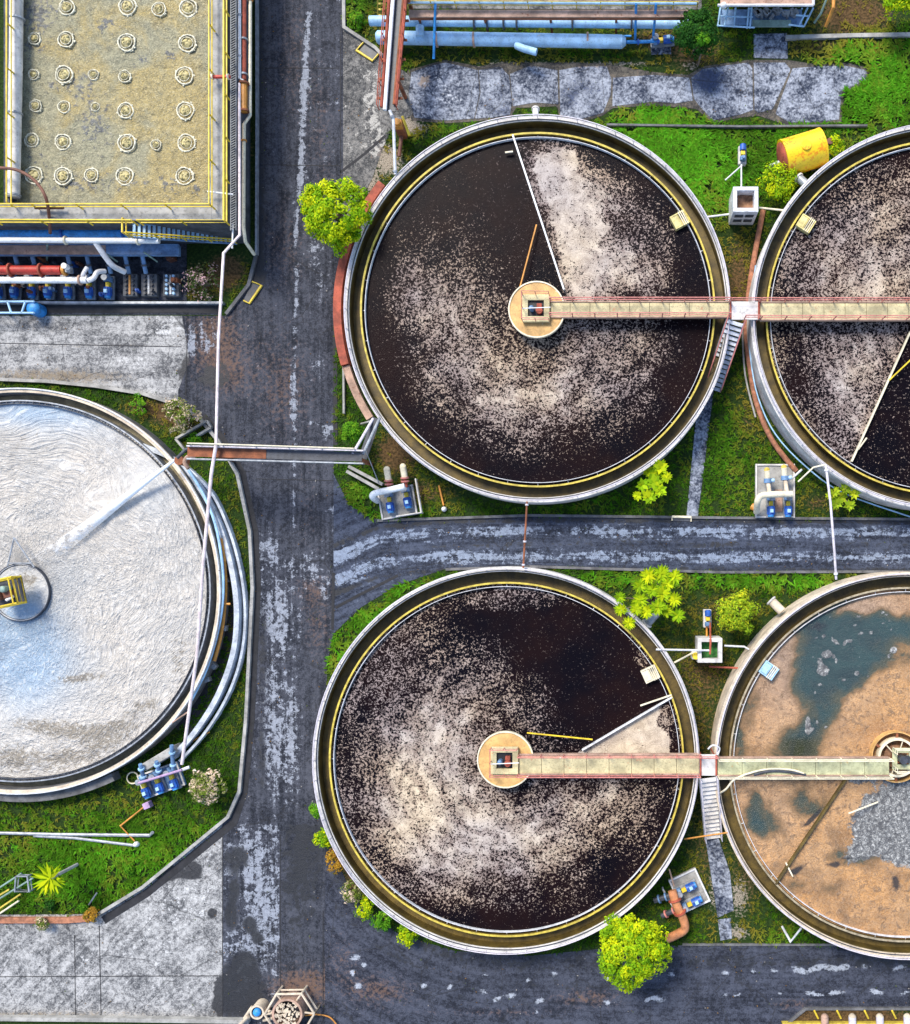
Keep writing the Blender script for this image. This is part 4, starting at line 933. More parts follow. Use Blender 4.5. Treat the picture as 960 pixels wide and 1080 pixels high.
pipe([(-60, 176, 4.9), (0, 177, 5.0), (22, 181, 5.1), (40, 194, 5.1), (50, 214, 4.9), (53, 246, 3.0)], .09, 'brown', 'dark red bent pipe arching over the basin railing', k=5)
pipe([(37, 219, 4.35), (67, 219, 4.35)], .1, 'brown', 'short dark red pipe lying across the basin walkway')
pipe([(222, 81, 4.5), (243, 81, 4.5)], .1, 'red', 'short red pipe crossing the basin walkway towards the pipe run', fl=((.1, .9), 'cream_pipe'))
pipe([(219, 202, 4.5), (246, 205, 4.4)], .05, 'white', 'thin white pipe crossing the basin walkway')
pipe([(252.5, -200, 3.4), (252.8, 83, 3.4), (257, 85, 3.4)], .08, 'white', 'straight white pipe at the top, inner one beside the red basin pipe', fl=((.75, .9), 'steel'))
pipe([(258, -200, 3.2), (257.5, 84, 3.2)], .13, 'rust_red', 'straight faded red pipe along the right wall of the basin', fl=((.7, .85, .98), 'steel'))
pipe([(264.5, -200, 3.0), (263.8, 122, 3.0), (257.5, 131, 3.0), (257, 240, 3.0), (259, 255, 2.6), (268, 268, 1.5), (268, 268, .3)], .1, 'cream_pipe', 'cream pipe jogging inward down the right wall of the basin', fl=((.4, .7), 'orange'))
pipe([(257.5, 87, 3.3), (257.5, 118, 3.3)], .2, 'orange', 'short thick orange pipe piece beside the basin wall', fl=((.03, .97), 'rust'))
pipe([(252.5, 88, 3.5), (253, 248, 4.0), (236, 267, 4.4), (230.5, 360, 4.6), (228, 468, 4.9)], .085, 'pipe_pink', 'long pale overhead pipe running south from the basin corner over the road')
pipe([(228, 469, 4.9), (223, 500, 4.6), (214, 600, 4.2), (208, 690, 3.6), (192, 806, 2.2)], .1, 'pipe_pink', 'long pale overhead pipe passing over the foam tank trench to the blue pumps')
pipe([(246, 236, 3.6), (245, 262, 3.4)], .05, 'white', 'thin white upright pipe at the basin stair foot')
# cable ladder at basin wall
m = MB()
for s_ in (0, .32): m.tube([P(243.5, -150, 3.7)+Vector((s_, 0, 0)), P(243.5, 243, 3.7)+Vector((s_, 0, 0))], .04, 6)
for k in range(150): p = P(243.5, -150+k*2.62, 3.7); m.box(p+Vector((.16, 0, 0)), (.32, .05, .04), .5)
tag(m.build('cable_ladder', M['hose_grey']), 'grey cable ladder running along the top of the basin wall', 'cable tray')
# stairs of the basin
a_, b_ = P(139, 243, ZB-.1), P(250, 250, .6)
t = thing('stairs', 'long bluish metal stairs with yellow rail below the basin wall', 'stairs', b_)
m = MB(); d = b_-a_
for k in range(22): m.box(a_+d*((k+.5)/22), (.16, .8, .05), 0)
m.build('tread', M['blue_pale'], t)
for s_ in (.42, -.42): MB().tube([a_+Vector((0, s_, 0)), b_+Vector((0, s_, 0))], .06, 6).build('stringer', M['blue_steel'], t)
MB().railing([a_+Vector((-.1, .42, 0)), a_+Vector((-.1, -.42, 0)), a_+Vector((.1, -.42, 0)), b_+Vector((0, -.42, 0))], .9, 1.2, .045).build('railing', M['yellow'], t)

# ================================================================ PUMP GALLERY south of the basin
gp = [(-150, 236), (197, 236), (197, 317), (-150, 317)]
struct(sheet('pavement', gp, .05, .2, M['asphalt'], road_attr('slabdark')))
struct(sheet('pavement', [(-150, 320), (234, 320), (232, 332), (-150, 332)], .015, .2, M['asphalt'], road_attr('slabdark')))
pipe([(-150, 246, 2.2), (140, 246, 2.2)], .28, 'blue_bright', 'thick bright blue pipe along the foot of the basin', fl=((.5, .75, .97), 'blue'), n=16)
pipe([(-150, 252.5, 3.0), (168, 254, 3.0)], .17, 'white', 'longest straight white pipe in front of the bright blue pipe', fl=((.69, .93), 'cream_pipe'), n=14)
t = thing('cable_trough', 'rusty and blue horizontal trough between the two white pipes', 'trough', P(20, 266, 1.6))
p0, p1, p2 = P(-150, 264, 1.7), P(112, 264, 1.7), P(189, 264, 1.7)
MB().box(((p0.x+p1.x)/2, p0.y, 1.6), (p1.x-p0.x-.02, .62, .3)).build('trough_floor', M['rust_pale'], t)
MB().box(((p1.x+p2.x)/2, p0.y, 1.6), (p2.x-p1.x, .62, .3)).build('trough_end', M['blue_steel'], t)
m = MB()
for dy in (-.33, .33): m.box(((p0.x+p2.x)/2, p0.y+dy, 1.72), (p2.x-p0.x, .05, .2))
m.build('side_plate', M['blue_steel'], t)
pipe([(-150, 284.5, 2.2), (65, 285, 2.2)], .27, 'red', 'thick red pipe above the lower white pipe', fl=((.75, .9), 'rust_red'), n=16)
t = thing('valve', 'yellow and white valve at the end of the thick red pipe', 'valve', P(67, 285, 2.2))
p = P(67, 285, 2.2); MB().cyl(p, p+Vector((.16, 0, 0)), .34, 16).build('flange', M['orange'], t); MB().box(p+Vector((.34, 0, 0)), (.3, .34, .4)).build('body', M['steel'], t); MB().cyl(p+Vector((.36, .1, .2)), p+Vector((.36, .1, .6)), .17, 12).build('handwheel', M['white'], t)
pipe([(-150, 295, 2.0), (92, 295.5, 2.0)], .2, 'white', 'lower straight white pipe below the thick red pipe', fl=((.6, .97), 'rust_pale'), n=14)
pipe([(93, 296, 2.0), (99, 293, 2.0), (103, 287, 1.8), (111, 286, 1.4)], .15, 'white_dirty', 'short bent white pipe at the end of the lower white pipe', k=4)
pipe([(101, 256, 2.9), (112, 272, 2.4), (120, 281, 2.0), (132, 287, 1.4)], .17, 'white_dirty', 'slanting white pipe elbow between the two white pipes', k=4, n=12)
pipe([(86, 296, 1.9), (88, 289, 2.0), (92, 282, 1.9)], .12, 'white_dirty', 'little white upturned pipe end beside the red pipe', k=4)
pipe([(50, 258, 2.4), (49.5, 275, .2)], .06, 'teal_rail', 'thin green post beside the rusty trough')
for k, x in enumerate([2, 22, 40, 77, 97, 118, 137, 155]):
    p = P(x, 272, .9); t = thing('suction_pipe', 'stubby bluish suction pipe running out from under the rusty trough', 'pipe', (p.x, p.y, 0), 'suction pipes under the trough')
    MB().cyl((p.x, p.y, 1.5), (p.x, p.y-1.0, 1.0), .13, 12).build('barrel', M['blue_steel'], t); MB().cyl((p.x, p.y-.5, 1.25), (p.x, p.y-.6, 1.2), .2, 12).build('flange', M['steel_dark'], t)
for k in range(26):
    x, y = rr.uniform(-5, 190), rr.choice([rr.uniform(268, 282), rr.uniform(298, 314)]); q = P(x, y, 0); m = MB(); s_ = rr.uniform(.14, .3)
    if k % 2: m.cyl((q.x, q.y, .05), (q.x, q.y, rr.uniform(.5, 1.1)), s_*.6, 10); m.cyl((q.x, q.y, .45), (q.x, q.y, .5), s_, 10)
    else: m.box((q.x, q.y, .35), (s_*1.5, s_, .6), rr.choice([0, .3])); m.cyl((q.x, q.y, .6), (q.x, q.y, .8), s_*.4, 8)
    tag(m.build('gallery_valve', M[rr.choice(['blue_steel', 'steel_dark', 'blue', 'steel_dark', 'brown', 'rust'])]), 'small dark valve or fitting in the crowded pump gallery', 'valve', 'small fittings in the pump gallery')
def pump(col='blue', base='steel'):
    t = thing('pump', 'x', 'pump')
    MB().box((0, .15, .12), (.5, 1.5, .16)).build('base_frame', M[base], t)
    m = MB(); m.cyl((0, -.45, .46), (0, .1, .46), .22, 18)
    for k in range(10): an = k*PI/5; m.box((.235*math.cos(an), -.17, .46+.235*math.sin(an)), (.03, .48, .03), 0, -an)
    mo = m.build('motor', M[col], t)
    MB().cyl((0, -.56, .46), (0, -.45, .46), .19, 18).build('fan_cover', M['blue_bright'], mo)
    MB().box((.0, -.2, .74), (.2, .22, .14)).build('terminal_box', M['blue_pale'], mo)
    MB().box((0, .27, .44), (.22, .3, .26)).build('coupling_guard', M['yellow'], t)
    m = MB(); m.cyl((0, .46, .46), (0, .72, .46), .27, 18); m.cyl((0, .6, .46), (0, .6, .95), .12, 12); m.cyl((0, .72, .46), (0, .9, .46), .13, 12); m.build('casing', M['blue_steel'], t)
    MB().cyl((0, .6, .9), (0, .6, .97), .19, 14).build('flange', M['steel'], t)
    return t
pp = pump(); G = 'blue motor pumps'
nm = ['first pump from the left edge in the blue row below the basin', 'second blue pump from the left edge below the basin', 'third blue pump from the left edge below the basin', 'fourth blue pump from the left in the row below the basin', 'blue pump just below the end of the red pipe', 'blue pump below the end of the lower white pipe', 'last blue pump at the right of the row, with bent cable beside it']
for k, x in enumerate([3, 20, 38, 55, 76, 98, 118]): place(pp, k == 0, P(x, 307, .1), rr.uniform(-.08, .08), nm[k], G)
# bare plinths
for x, w, lab in ((138, .9, 'bare pump plinth with orange bits, next to the last blue pump'), (158, 1.0, 'bare dark pump plinth, middle of three bare plinths'), (181, 1.0, 'bare pump plinth with twin rows of bolts by the flower bed')):
    t = thing('plinth', lab, 'plinth', P(x, 301, 0), 'bare pump plinths'); p = P(x, 301, .3)
    MB().box((p.x, p.y, .2), (w, 1.4, .4)).build('block', M['concrete_dark'], t)
    for k in range(5):
        for s_ in (-.22, .22): MB().cyl((p.x+s_, p.y-.55+k*.27, .4), (p.x+s_, p.y-.55+k*.27, .55), .09, 8).build('bolt', M['steel_dark' if x != 181 else 'blue_pale'], t)
    MB().box((p.x, p.y, .43), (.12, 1.2, .06)).build('rail', M['orange' if x == 138 else 'steel'], t)
t = thing('service_platform', 'bluish low platform with frame legs at the left edge below the pumps', 'platform', P(15, 324, 0))
m = MB()
for q in (((-60, 318), (36, 318)), ((-60, 330), (36, 330)), ((8, 318), (12, 330)), ((27, 318), (23, 330)), ((-20, 318), (-20, 330))): m.tube([P(*q[0], 1.0), P(*q[1], 1.0)], .07, 6)
for x, y in ((36, 318), (36, 330), (8, 318), (-20, 330), (8, 330)): m.tube([P(x, y, 0), P(x, y, 1.0)], .06, 6)
m.build('frame', M['blue_pale'], t)
m = MB(); p = P(38, 326, .5); m.cyl((p.x, p.y, 0), (p.x, p.y, .8), .42, 18); m.dome((p.x, p.y, .8), .42, .2); tag(m.build('drum', M['blue_bright']), 'bright blue round drum beside the low platform', 'drum')
# green braces above the trough
for q, lab in ((((113, 268), (124, 276)), 'thin green brace left of the slanting white pipe'), (((152, 266), (166, 276)), 'thin green brace over the blue end of the trough')):
    pipe([(*q[0], 2.2), (*q[1], 1.2)], .05, 'teal_rail', lab, 'brace', name='brace')

# ================================================================ TOP PIPE RACK
t = thing('water_main', 'big pale blue pipe lying along the top with a round left end', 'pipe', P(400, 41, .9))
a, b = P(399, 39.5, .9), P(656, 44, .9); m = MB(); m.tube([a-Vector((.12, 0, 0)), a, b, b+Vector((.25, 0, 0))], [.28, .4, .4, .22], 20); m.build('barrel', M['blue_pale'], t)
m = MB(); e0 = P(545, 48, 1.0); m.tube(smoothpath([e0, P(552, 51, 1.25), P(566, 55, 1.3)], 4), .22, 14); m.build('elbow', M['blue_pale'], t)
for x in (461, 500, 620): p = P(x, 42, .9); MB().cyl(p-Vector((.06, 0, 0)), p+Vector((.06, 0, 0)), .44, 20).build('flange', M['rust_pale'], t)
MB().cyl(P(443, 33, 1.3)+Vector((0, .3, 0)), P(443, 33, 1.3)-Vector((0, .35, 0)), .26, 14).build('branch', M['blue_pale'], t)
pipe([(390, 22, 1.0), (735, 25, 1.0)], .3, 'blue_pale', 'half hidden pale blue pipe behind the big pale blue pipe', n=16, fl=((.2, .32, .36, .41, .45, .62, .8), 'steel_dark'))
t = thing('rack_beam', 'rusty brown horizontal beam of the top pipe rack', 'beam', P(580, 13, 2.4))
p0, p1 = P(431, 13.5, 2.5), P(726, 15, 2.5); m = MB(); m.box(((p0.x+p1.x)/2, p0.y, 2.4), (p1.x-p0.x, .44, .1)); m.build('top_plate', M['rust_pale'], t)
m = MB()
for s_ in (-.2, .2): m.box(((p0.x+p1.x)/2, p0.y+s_, 2.22), (p1.x-p0.x, .05, .26))
m.build('web', M['rust'], t)
for x in (440, 510, 580, 650, 720): p = P(x, 13.8, 2.2); MB().box((p.x, p.y, 1.04), (.14, .14, 2.1)).build('leg', M['rust'], t)
pipe([(431, 2, 2.9), (735, 3.5, 2.9)], .09, 'blue_pale', 'straight thin pale blue pipe at the very top edge')
o = MB().railing(PP(2.3, (431, 9), (735, 10)), .8, 1.4, .035).build('handrail', M['weir_yellow']); tag(o, 'long thin yellow handrail behind the rusty beam', 'handrail')
for q, lab in ((((459.5, -4), (457.5, 62)), 'bright blue upright pole crossing the big pale blue pipe at left'), (((671, 4), (670, 41)), 'blue pole at the right end of the top pipe rack'), (((692, 4), (689, 41)), 'slanting blue pole next to the blue valve pump')):
    pipe([(*q[0], 3.0), (*q[1], 1.2 if q[0][0] < 500 else .8)], .08, 'blue_bright', lab, 'pole', name='pole')
pipe([(628, 38, .7), (666, 38, .7)], .06, 'blue_bright', 'short thin blue pipe above the right end of the big pipe')
pipe([(658, 44.5, .7), (696, 43.5, .7)], .1, 'blue_bright', 'thin blue pipe joining the big pipe to the small pump', fl=((.4, .95), 'blue'))
place(pp, False, P(701, 46, .1), PI/2+.1, 'small blue pump in the grass at the right end of the big pale blue pipe', G)
struct(sheet('pavement', [(686, 42), (707, 40), (708, 57), (687, 58)], .04, .1, M['slab'], road_attr('slab')))
# background structures behind the rack
struct(sheet('pavement', [(432, -150), (740, -150), (740, 10), (432, 9)], .03, .3, M['apron'], road_attr('apron')))
# pipe bridge running down to the upper dark tank
t = thing('pipe_bridge', 'rusty red pipe bridge descending from the top edge toward the upper dark tank', 'pipe bridge', P(416, 115, 0))
top, bot = (422, -160), (410.5, 116); ZP = 3.6
def off(p, dx, z=ZP): return P(p[0]+dx, p[1], z)
tp, bt_ = (424.5, -60), bot
MB().strip([off(tp, -1)[:2], off(bt_, -.5)[:2]], .75, ZP-.2, ZP-.12).build('trough_floor', M['steel_dark'], t)
for dx, mt, r in ((-10, 'rust_red', .1), (9, 'rust_red', .11), (6, 'rust', .07)): MB().tube([off(tp, dx), off((bt_[0], bt_[1]-(3 if dx < 0 else 6)), dx*.8)], r, 10).build('pipe', M[mt], t)
MB().tube([off(tp, -5.5, ZP+.1), off(bt_, -4.5, ZP+.1)], .12, 10).build('white_pipe', M['white'], t)
for dx in (-12, 11): MB().railing([off(tp, dx, ZP-.15), off(bt_, dx*.85, ZP-.15)], .7, 1.3, .03).build('side_rail', M['rust_red'], t)
m = MB()
for k in range(9): p = off((424.5-14*(k/8.6), -60+176*k/8.6), 0, ZP-.26); m.box(p, (1.5, .12, .12))
m.build('crossbar', M['rust'], t)
for f in (.2, .75): p = off((424.5-14*f, -60+176*f), 0, ZP); MB().box((p.x, p.y, (ZP-.3)/2), (.2, .2, ZP-.3)).build('leg', M['rust'], t)
pipe([(411, 116, 3.7), (415, 126, 3.5), (417, 184, 2.9)], .09, 'white_dirty', 'thin white pipe from the end of the red pipe bridge to the tank rim', fl=((.1, .95), 'steel'))
t = thing('valve_machine', 'orange valve machine with a yellow lever at the end of the red pipe bridge', 'machine', P(420, 133, 0))
p = P(420, 131, 1.6); MB().box((p.x, p.y, .7), (.5, .5, 1.4)).build('pedestal', M['rust'], t); m = MB(); m.box((p.x, p.y, 1.6), (.55, .5, .4)); m.cyl((p.x, p.y, 1.8), (p.x, p.y, 2.0), .2); m.build('body', M['orange'], t)
MB().box((p.x+.5, p.y-.15, 1.7), (.16, 1.25, .16), math.radians(20)).build('lever', M['yellow'], t)
pipe([(424, 140, .5), (421, 165, .4)], .12, 'brown', 'dark pipe on the rubble beside the thin white pipe')
m = MB()
for x in (398.5, 406): m.tube([P(x, -20, 2.0), P(x, 19, .2)], .05, 6)
for k in range(7): m.box((P(398.5, -20+k*6, 2.0-k*.3)+P(406, -20+k*6, 2.0-k*.3))/2, (.45, .12, .04))
tag(m.build('ladder', M['weir_yellow']), 'small yellow ladder left of the red pipe bridge', 'ladder')
# bluish steel structure at the top right
t = thing('steel_platform', 'bluish steel platform with frames at the top edge above the square slab', 'platform', P(808, 20, 0))
z = 2.6; a, b = P(760, 5, z), P(858, -120, z); MB().prism([(a.x, a.y), (b.x, a.y), (b.x, b.y), (a.x, b.y)], z-.15, z).build('roof', M['rust_pale'], t)
m = MB(); m.tube([P(757, 5.5, z+.02), P(858, 5.5, z+.02)], .09, 6); m.tube([P(858, 5.5, z+.02), P(858, -60, z+.02)], .09, 6); m.build('roof_edge', M['white_dirty'], t)
MB().prism([P(760, 10, .4)[:2], P(846, 10, .4)[:2], P(846, 26, .4)[:2], P(760, 26, .4)[:2]], .3, .4).build('floor', M['blue_steel'], t)
m = MB()
for q in (((760, 8), (757, 28)), ((768, 8), (764, 28)), ((776, 8), (774, 29)), ((790, 8), (788, 30)), ((793, 8), (791, 30)), ((852, 8), (843, 27)), ((858, 8), (848, 28)), ((757, 27), (796, 29)), ((832, 26), (848, 28)), ((760, 17), (794, 18)), ((840, 16), (853, 17))): m.tube([P(*q[0], 1.6), P(*q[1], 1.3)], .055, 6)
for x, y in ((760, 9), (792, 9), (846, 9), (758, 27), (791, 29), (846, 27)): m.tube([P(x, y, 0), P(x, y, 1.6 if y < 20 else 1.3)], .06, 6)
m.build('frame', M['blue_pale'], t)
m = MB()
for k in range(16): p = P(798+k*2.8+rr.uniform(-1, 1), 14+rr.uniform(-4, 5), .6); m.box(p, (rr.uniform(.1, .5), rr.uniform(.1, .4), .3), rr.uniform(0, 3))
m.build('machinery', M['steel'], t)
p = P(814, 25, .7); MB().box(p, (2.4, .42, .1)).build('panel', M['duckweed'] if 0 else M['teal_rail'], t)
p = P(764, 2, 3.0); MB().dome((p.x, p.y, 2.6), .2, .25).build('vent', M['white'], t)
pipe([(880, -20, 1.6), (879, 8, 1.4), (871, 28, .4)], .1, 'orange', 'bent orange pipe right of the bluish steel platform')
pipe([(873, -4, 1.5), (866, 14, 1.0), (859, 24, .4)], .07, 'teal_rail', 'thin grey green pipe right of the bluish steel platform')
# ================================================================ YELLOW TANK, BOXES
a, b = P(826, 167.5, 1.35), P(867, 155, 1.35); d = (b-a).normalized(); R = 1.12
t = thing('storage_tank', 'bright yellow cylindrical tank tilted in the grass', 'tank', (a+b)/2*1)
m = MB(); m.tube([a, b], R, 40); m.build('shell', M['tank_yellow'], t)
m = MB(); m.tube([a-d*.26, a-d*.2, a-d*.1, a-d*.002], [.3, .65, .93, R-.12], 32); m.build('end_cap', M['rust_red'], t)
m = MB(); m.tube([b+d*.002, b+d*.1, b+d*.2, b+d*.26], [R-.12, .93, .65, .3], 32); m.build('end_cap', M['orange'], t)
for q in (a+d*.04, b-d*.04): MB().tube([q-d*.05, q+d*.05], R+.03, 40).build('hoop', M['cream_pipe'] if q is a+d*.04 else M['tank_yellow'], t)
for f in (.2, .8): q = a.lerp(b, f); MB().box((q.x, q.y, .2), (.3, 1.7, .7), math.atan2(d.y, d.x)).build('saddle', M['concrete'], t)
MB().tube([a-d*.2+Vector((0, -.1, -.2)), a-d*.95+Vector((0, -.1, -.3))], [.16, .1], 12).build('nozzle', M['steel'], t)
m = MB(); q = b+d*.45+Vector((.0, .12, 0)); m.tube([b+d*.2, q], .1, 10); m.cyl(q+Vector((0, 0, -.2)), q+Vector((0, 0, .3)), .2); m.build('valve', M['brown'], t)
q = (a+b)/2+Vector((0, 0, R)); m = MB(); m.cyl(q-Vector((0, 0, .05)), q+Vector((0, 0, .07)), .3, 20); m.build('hatch', M['tank_yellow'], t)

def cbox(px, py, hw, z, mat, fill, label, holes, zf):
    c = P(px, py, z); w = LN(hw, z); t = thing('concrete_box', label, 'concrete box', (c.x, c.y, 0)); q = .24; m = MB()
    for dx, dy, sx, sy in ((0, w-q/2, 2*w, q), (0, -w+q/2, 2*w, q), (w-q/2, 0, q, 2*w-2*q), (-w+q/2, 0, q, 2*w-2*q)): m.box((c.x+dx, c.y+dy, z/2), (sx, sy, z))
    m.build('wall', M[mat], t)
    if holes:
        for k in range(2):
            for j, zz in enumerate((.8, 1.6)): MB().box((c.x-w*.42+k*w*.84, c.y-w-.002, zz), (.52, .06, .4)).build('opening', M['steel_dark'], t)
    MB().disc(c, .01, 0, .01, 3)
    sh = sheet('contents', [(c.x-w+q, c.y-w+q), (c.x+w-q, c.y-w+q), (c.x+w-q, c.y+w-q), (c.x-w+q, c.y+w-q)], zf, .08, M[fill], zf=(lambda a, b, x, y: .35*fbm(x*2.5, y*2.5, 3)) if fill == 'soil' else None, world=True, ex=True, parent=t)
    return t
cbox(786.7, 210, 13.3, 2.3, 'white_dirty', 'soil', 'white square concrete box filled with brown soil', True, 1.4)
cbox(749, 686, 13, 1.9, 'concrete_pale', 'duckweed', 'pale square concrete box filled with green duckweed', False, 1.2)
p = P(733, 691, 1.0); t = thing('control_valve', 'yellow valve on the left face of the duckweed box', 'valve', p); m = MB(); m.box(p+Vector((0, 0, -.3)), (.4, .5, 1.0)); m.build('body', M['concrete_pale'], t); MB().cyl(p+Vector((0, 0, .2)), p+Vector((0, 0, .7)), .2).build('handwheel', M['yellow'], t)
def dosing(px, py, label, rot):
    t = thing('dosing_pump', label, 'pump', (0, 0, 0), 'small pumps on plinths')
    MB().box((0, 0, .25), (.5, 1.15, .5)).build('plinth', M['concrete_pale'], t)
    m = MB(); m.cyl((0, .18, .75), (0, .52, .75), .2, 16); m.cyl((0, .52, .75), (0, .56, .75), .16, 16); m.build('motor', M['blue'], t)
    MB().box((0, .02, .68), (.26, .26, .3)).build('coupling_guard', M['yellow'], t)
    m = MB(); m.cyl((0, -.2, .72), (0, -.44, .72), .2, 16); m.cyl((0, -.32, .72), (0, -.32, 1.05), .09); m.build('casing', M['blue_steel'], t)
    t.location = P(px, py, 0); t.rotation_euler = (0, 0, rot); return t
dosing(782, 167, 'small blue and yellow pump on a plinth above the soil box', 0.0)
dosing(745.5, 652, 'small blue and yellow pump on a plinth above the duckweed box', 0.0)
pipe([(783, 174, .7), (765, 190, .5)], .045, 'white_dirty', 'thin slanting white pipe beside the soil box pump')
pipe([(782, 174, .9), (782, 198, 2.2)], .05, 'white_dirty', 'thin white pipe from the small pump into the soil box')
pipe([(749, 657, .9), (749.5, 678, 2.1), (749, 690, 2.1)], .06, 'rust_red', 'thin red pipe from the small pump into the duckweed box')
pipe([(745.5, 658, .6), (745.5, 671, .6)], .06, 'orange', 'thin orange pipe beside the red pipe of the duckweed box')
pipe([(736, 230, .9), (769, 226, 1.2)], .06, 'white_dirty', 'thin white pipe from the upper dark tank to the soil box')
pipe([(800, 219, 1.4), (828, 222, 1.6)], .06, 'cream_pipe', 'thin cream pipe from the soil box to the upper right tank')
pipe([(692, 685, 2.3), (748, 686, 2.1)], .06, 'white_dirty', 'thin white pipe over the lower dark tank rim to the duckweed box')
pipe([(711, 699, 1.5), (730, 689, 1.3)], .06, 'cream_pipe', 'short slanting cream pipe left of the duckweed box')
pipe([(764, 681, 1.6), (785, 682, 1.6), (790, 685, 1.6)], .06, 'white_dirty', 'thin white pipe from the duckweed box to the sludge tank')
pipe([(748, 703, 1.0), (785, 705, 1.6)], .06, 'rust_red', 'thin red pipe below the duckweed box')
# runs round the tanks
pipe([(805, 222, .25), (798, 258, .25), (791, 300, .25), (787, 345, .25), (790, 380, .25), (798, 425, .25), (815, 465, .25), (840, 497, .25)], .17, 'brick', 'long brown pipe on the ground hugging the upper right tank', k=4)
pipe([(797, 280, .9), (793, 320, .9), (790.5, 345, .9), (792, 380, .9), (800, 420, .9), (818, 458, .9), (850, 492, .9), (890, 520, .9), (960, 545, .9)], .045, 'blue_pale', 'thin blue pipe curving round the upper right tank', k=4)
pipe([(783, 345, .3), (786, 395, .3), (797, 440, .3)], .06, 'concrete', 'thin grey pipe beside the brown ground pipe', k=4)
a0, a1 = math.radians(141), math.radians(196)
o = MB().strip([p[:2] for p in arc(P(567, 326, .9), LN(211.5, .9), a0, a1, 40, 0)], .5, .2, .9).build('curved_trough', M['rust_red']); tag(o, 'rusty red curved trough along the left of the upper dark tank', 'trough')
o = MB().strip([p[:2] for p in arc(P(567, 326, .7), LN(211, .7), math.radians(196.5), math.radians(213), 16, 0)], .46, .2, .7).build('curved_trough', M['rust_pale']); tag(o, 'faded lower end of the curved trough above the round bush', 'trough')
# hose on the sludge bridge
pipe([(760, 836, 2.3), (766, 832, 2.9), (775, 822, 3.0), (792, 815, 2.9), (812, 811, 2.86), (835, 812, 2.86), (848, 816, 2.86)], .06, 'cream_pipe', 'pale hose lying over the greenish footbridge', 'hose', k=5, name='hose')
pipe([(795, 817, 2.86), (815, 813, 2.86), (838, 815, 2.86), (850, 817, 2.86)], .07, 'steel_dark', 'dark hose on the greenish footbridge', 'hose', k=5, name='hose')
pipe([(747, 790, 3.2), (752, 786, 3.3), (759, 789, 3.2), (757, 796, 3.1)], .05, 'white_dirty', 'small curved white pipe at the lower bridge landing', k=4)
pipe([(722, 885, 1.4), (768, 878, 2.2)], .05, 'orange', 'thin orange pipe crossing the lower path between the tanks')
pipe([(825, 977, .6), (834, 993, .5), (845, 979, 1.4)], .07, 'white_dirty', 'white bent pipe shaped like a V below the sludge tank')
# overhead thin lines over the middle road
pipe([(871, 490, 2.6), (876, 530, 2.9), (880, 580, 2.9), (882, 611, 2.5)], .075, 'rail_pale', 'thin pinkish pipe bridging the middle road at right', fl=((.05, .95), 'white'))
pipe([(842, 508, 2.0), (858, 493, 2.5), (871, 490, 2.6)], .05, 'cream_pipe', 'thin pale pipe from the right pump set to the tank rim')
pipe([(556, 529, 2.5), (554, 565, 2.7), (552, 599, 2.5)], .06, 'rust', 'thin rusty pipe bridging the middle road at its centre', fl=((.05, .6, .95), 'rail_pale'))
# rust trough bridge over the main road
t = thing('trough_bridge', 'long rusty trough bridging the main road to the foam tank', 'pipe bridge', P(290, 475, 0)); z = 4.4
def seg3(x0, x1, y0, y1, w, mat, nm_, zz, h=.08):
    a, b = P(x0, y0, zz), P(x1, y1, zz); d = b-a; MB().box((a+b)/2, (d.length, w, h), math.atan2(d.y, d.x)).build(nm_, M[mat], t)
seg3(198, 281, 476.5, 479, .55, 'rust', 'trough_floor', z)
seg3(281.3, 382, 479, 482, .55, 'steel_dark', 'trough_floor', z)
seg3(198, 384, 470.5, 475.5, .08, 'rail_pale', 'side_plate', z+.15, .35)
seg3(198, 384, 484, 489, .08, 'steel', 'side_plate', z+.15, .35)
MB().railing(PP(z+.1, (202, 468.5), (375, 474)), .5, 1.9, .04).build('railing', M['cream_pipe'], t)
for x, y in ((214, 477), (372, 482)): p = P(x, y, z); MB().box((p.x, p.y, z/2-.05), (.22, .22, z-.1)).build('leg', M['rust'], t)
t2 = thing('sloping_trough', 'slanting dark trough from the rusty bridge to the upper dark tank rim', 'trough', P(385, 465, 0)); t = t2
a, b = (377, 481), (397, 441); z = 4.2
MB().strip([P(*a, z)[:2], P(*b, z-1.2)[:2]], .5, 2.9, 3.0).build('trough_floor', M['steel_dark'], t)
for dx, mt in ((-5, 'rail_pale'), (6, 'steel')): MB().tube([P(a[0]+dx, a[1]-2, z+.2), P(b[0]+dx*.6, b[1], 2.9)], .09, 8).build('side_rail', M[mt], t)
t = thing('spray_nozzle', 'dark bent nozzle at the left end of the rusty trough bridge', 'nozzle', P(196, 480, 0))
MB().tube(PP(4.0, (204, 472), (196, 474), (187, 483)), .1, 10).build('pipe', M['steel_dark'], t); m = MB(); m.tube(smoothpath(PP(3.2, (206, 481), (198, 482), (195, 488), (199, 494)), 4), .13, 10); m.build('elbow', M['rust_pale'], t); p = P(191, 486, 2.8); MB().cyl((p.x, p.y, 2.2), (p.x, p.y, 3.1), .28, 14).build('valve', M['rust'], t)
for q, lab in ((((368, 492), (404, 511)), 'upper grey beam of a pair below the trough bridge'), (((366, 497), (400, 516)), 'lower grey beam of a pair below the trough bridge')):
    a, b = P(*q[0], .4), P(*q[1], .4); d = b-a; tag(MB().box((a+b)/2, (d.length, .2, .3), math.atan2(d.y, d.x)).build('beam', M['concrete']), lab, 'beam', 'grey beams below the trough bridge')
pipe([(386, 476, 3.6), (400, 510, 1.2)], .03, 'steel', 'thin slanting stay wire beside the grey beams', 'wire', name='wire', n=6)
pipe([(381, 447, 1.2), (392, 444, 2.0)], .06, 'concrete', 'short grey pipe above the round bush')
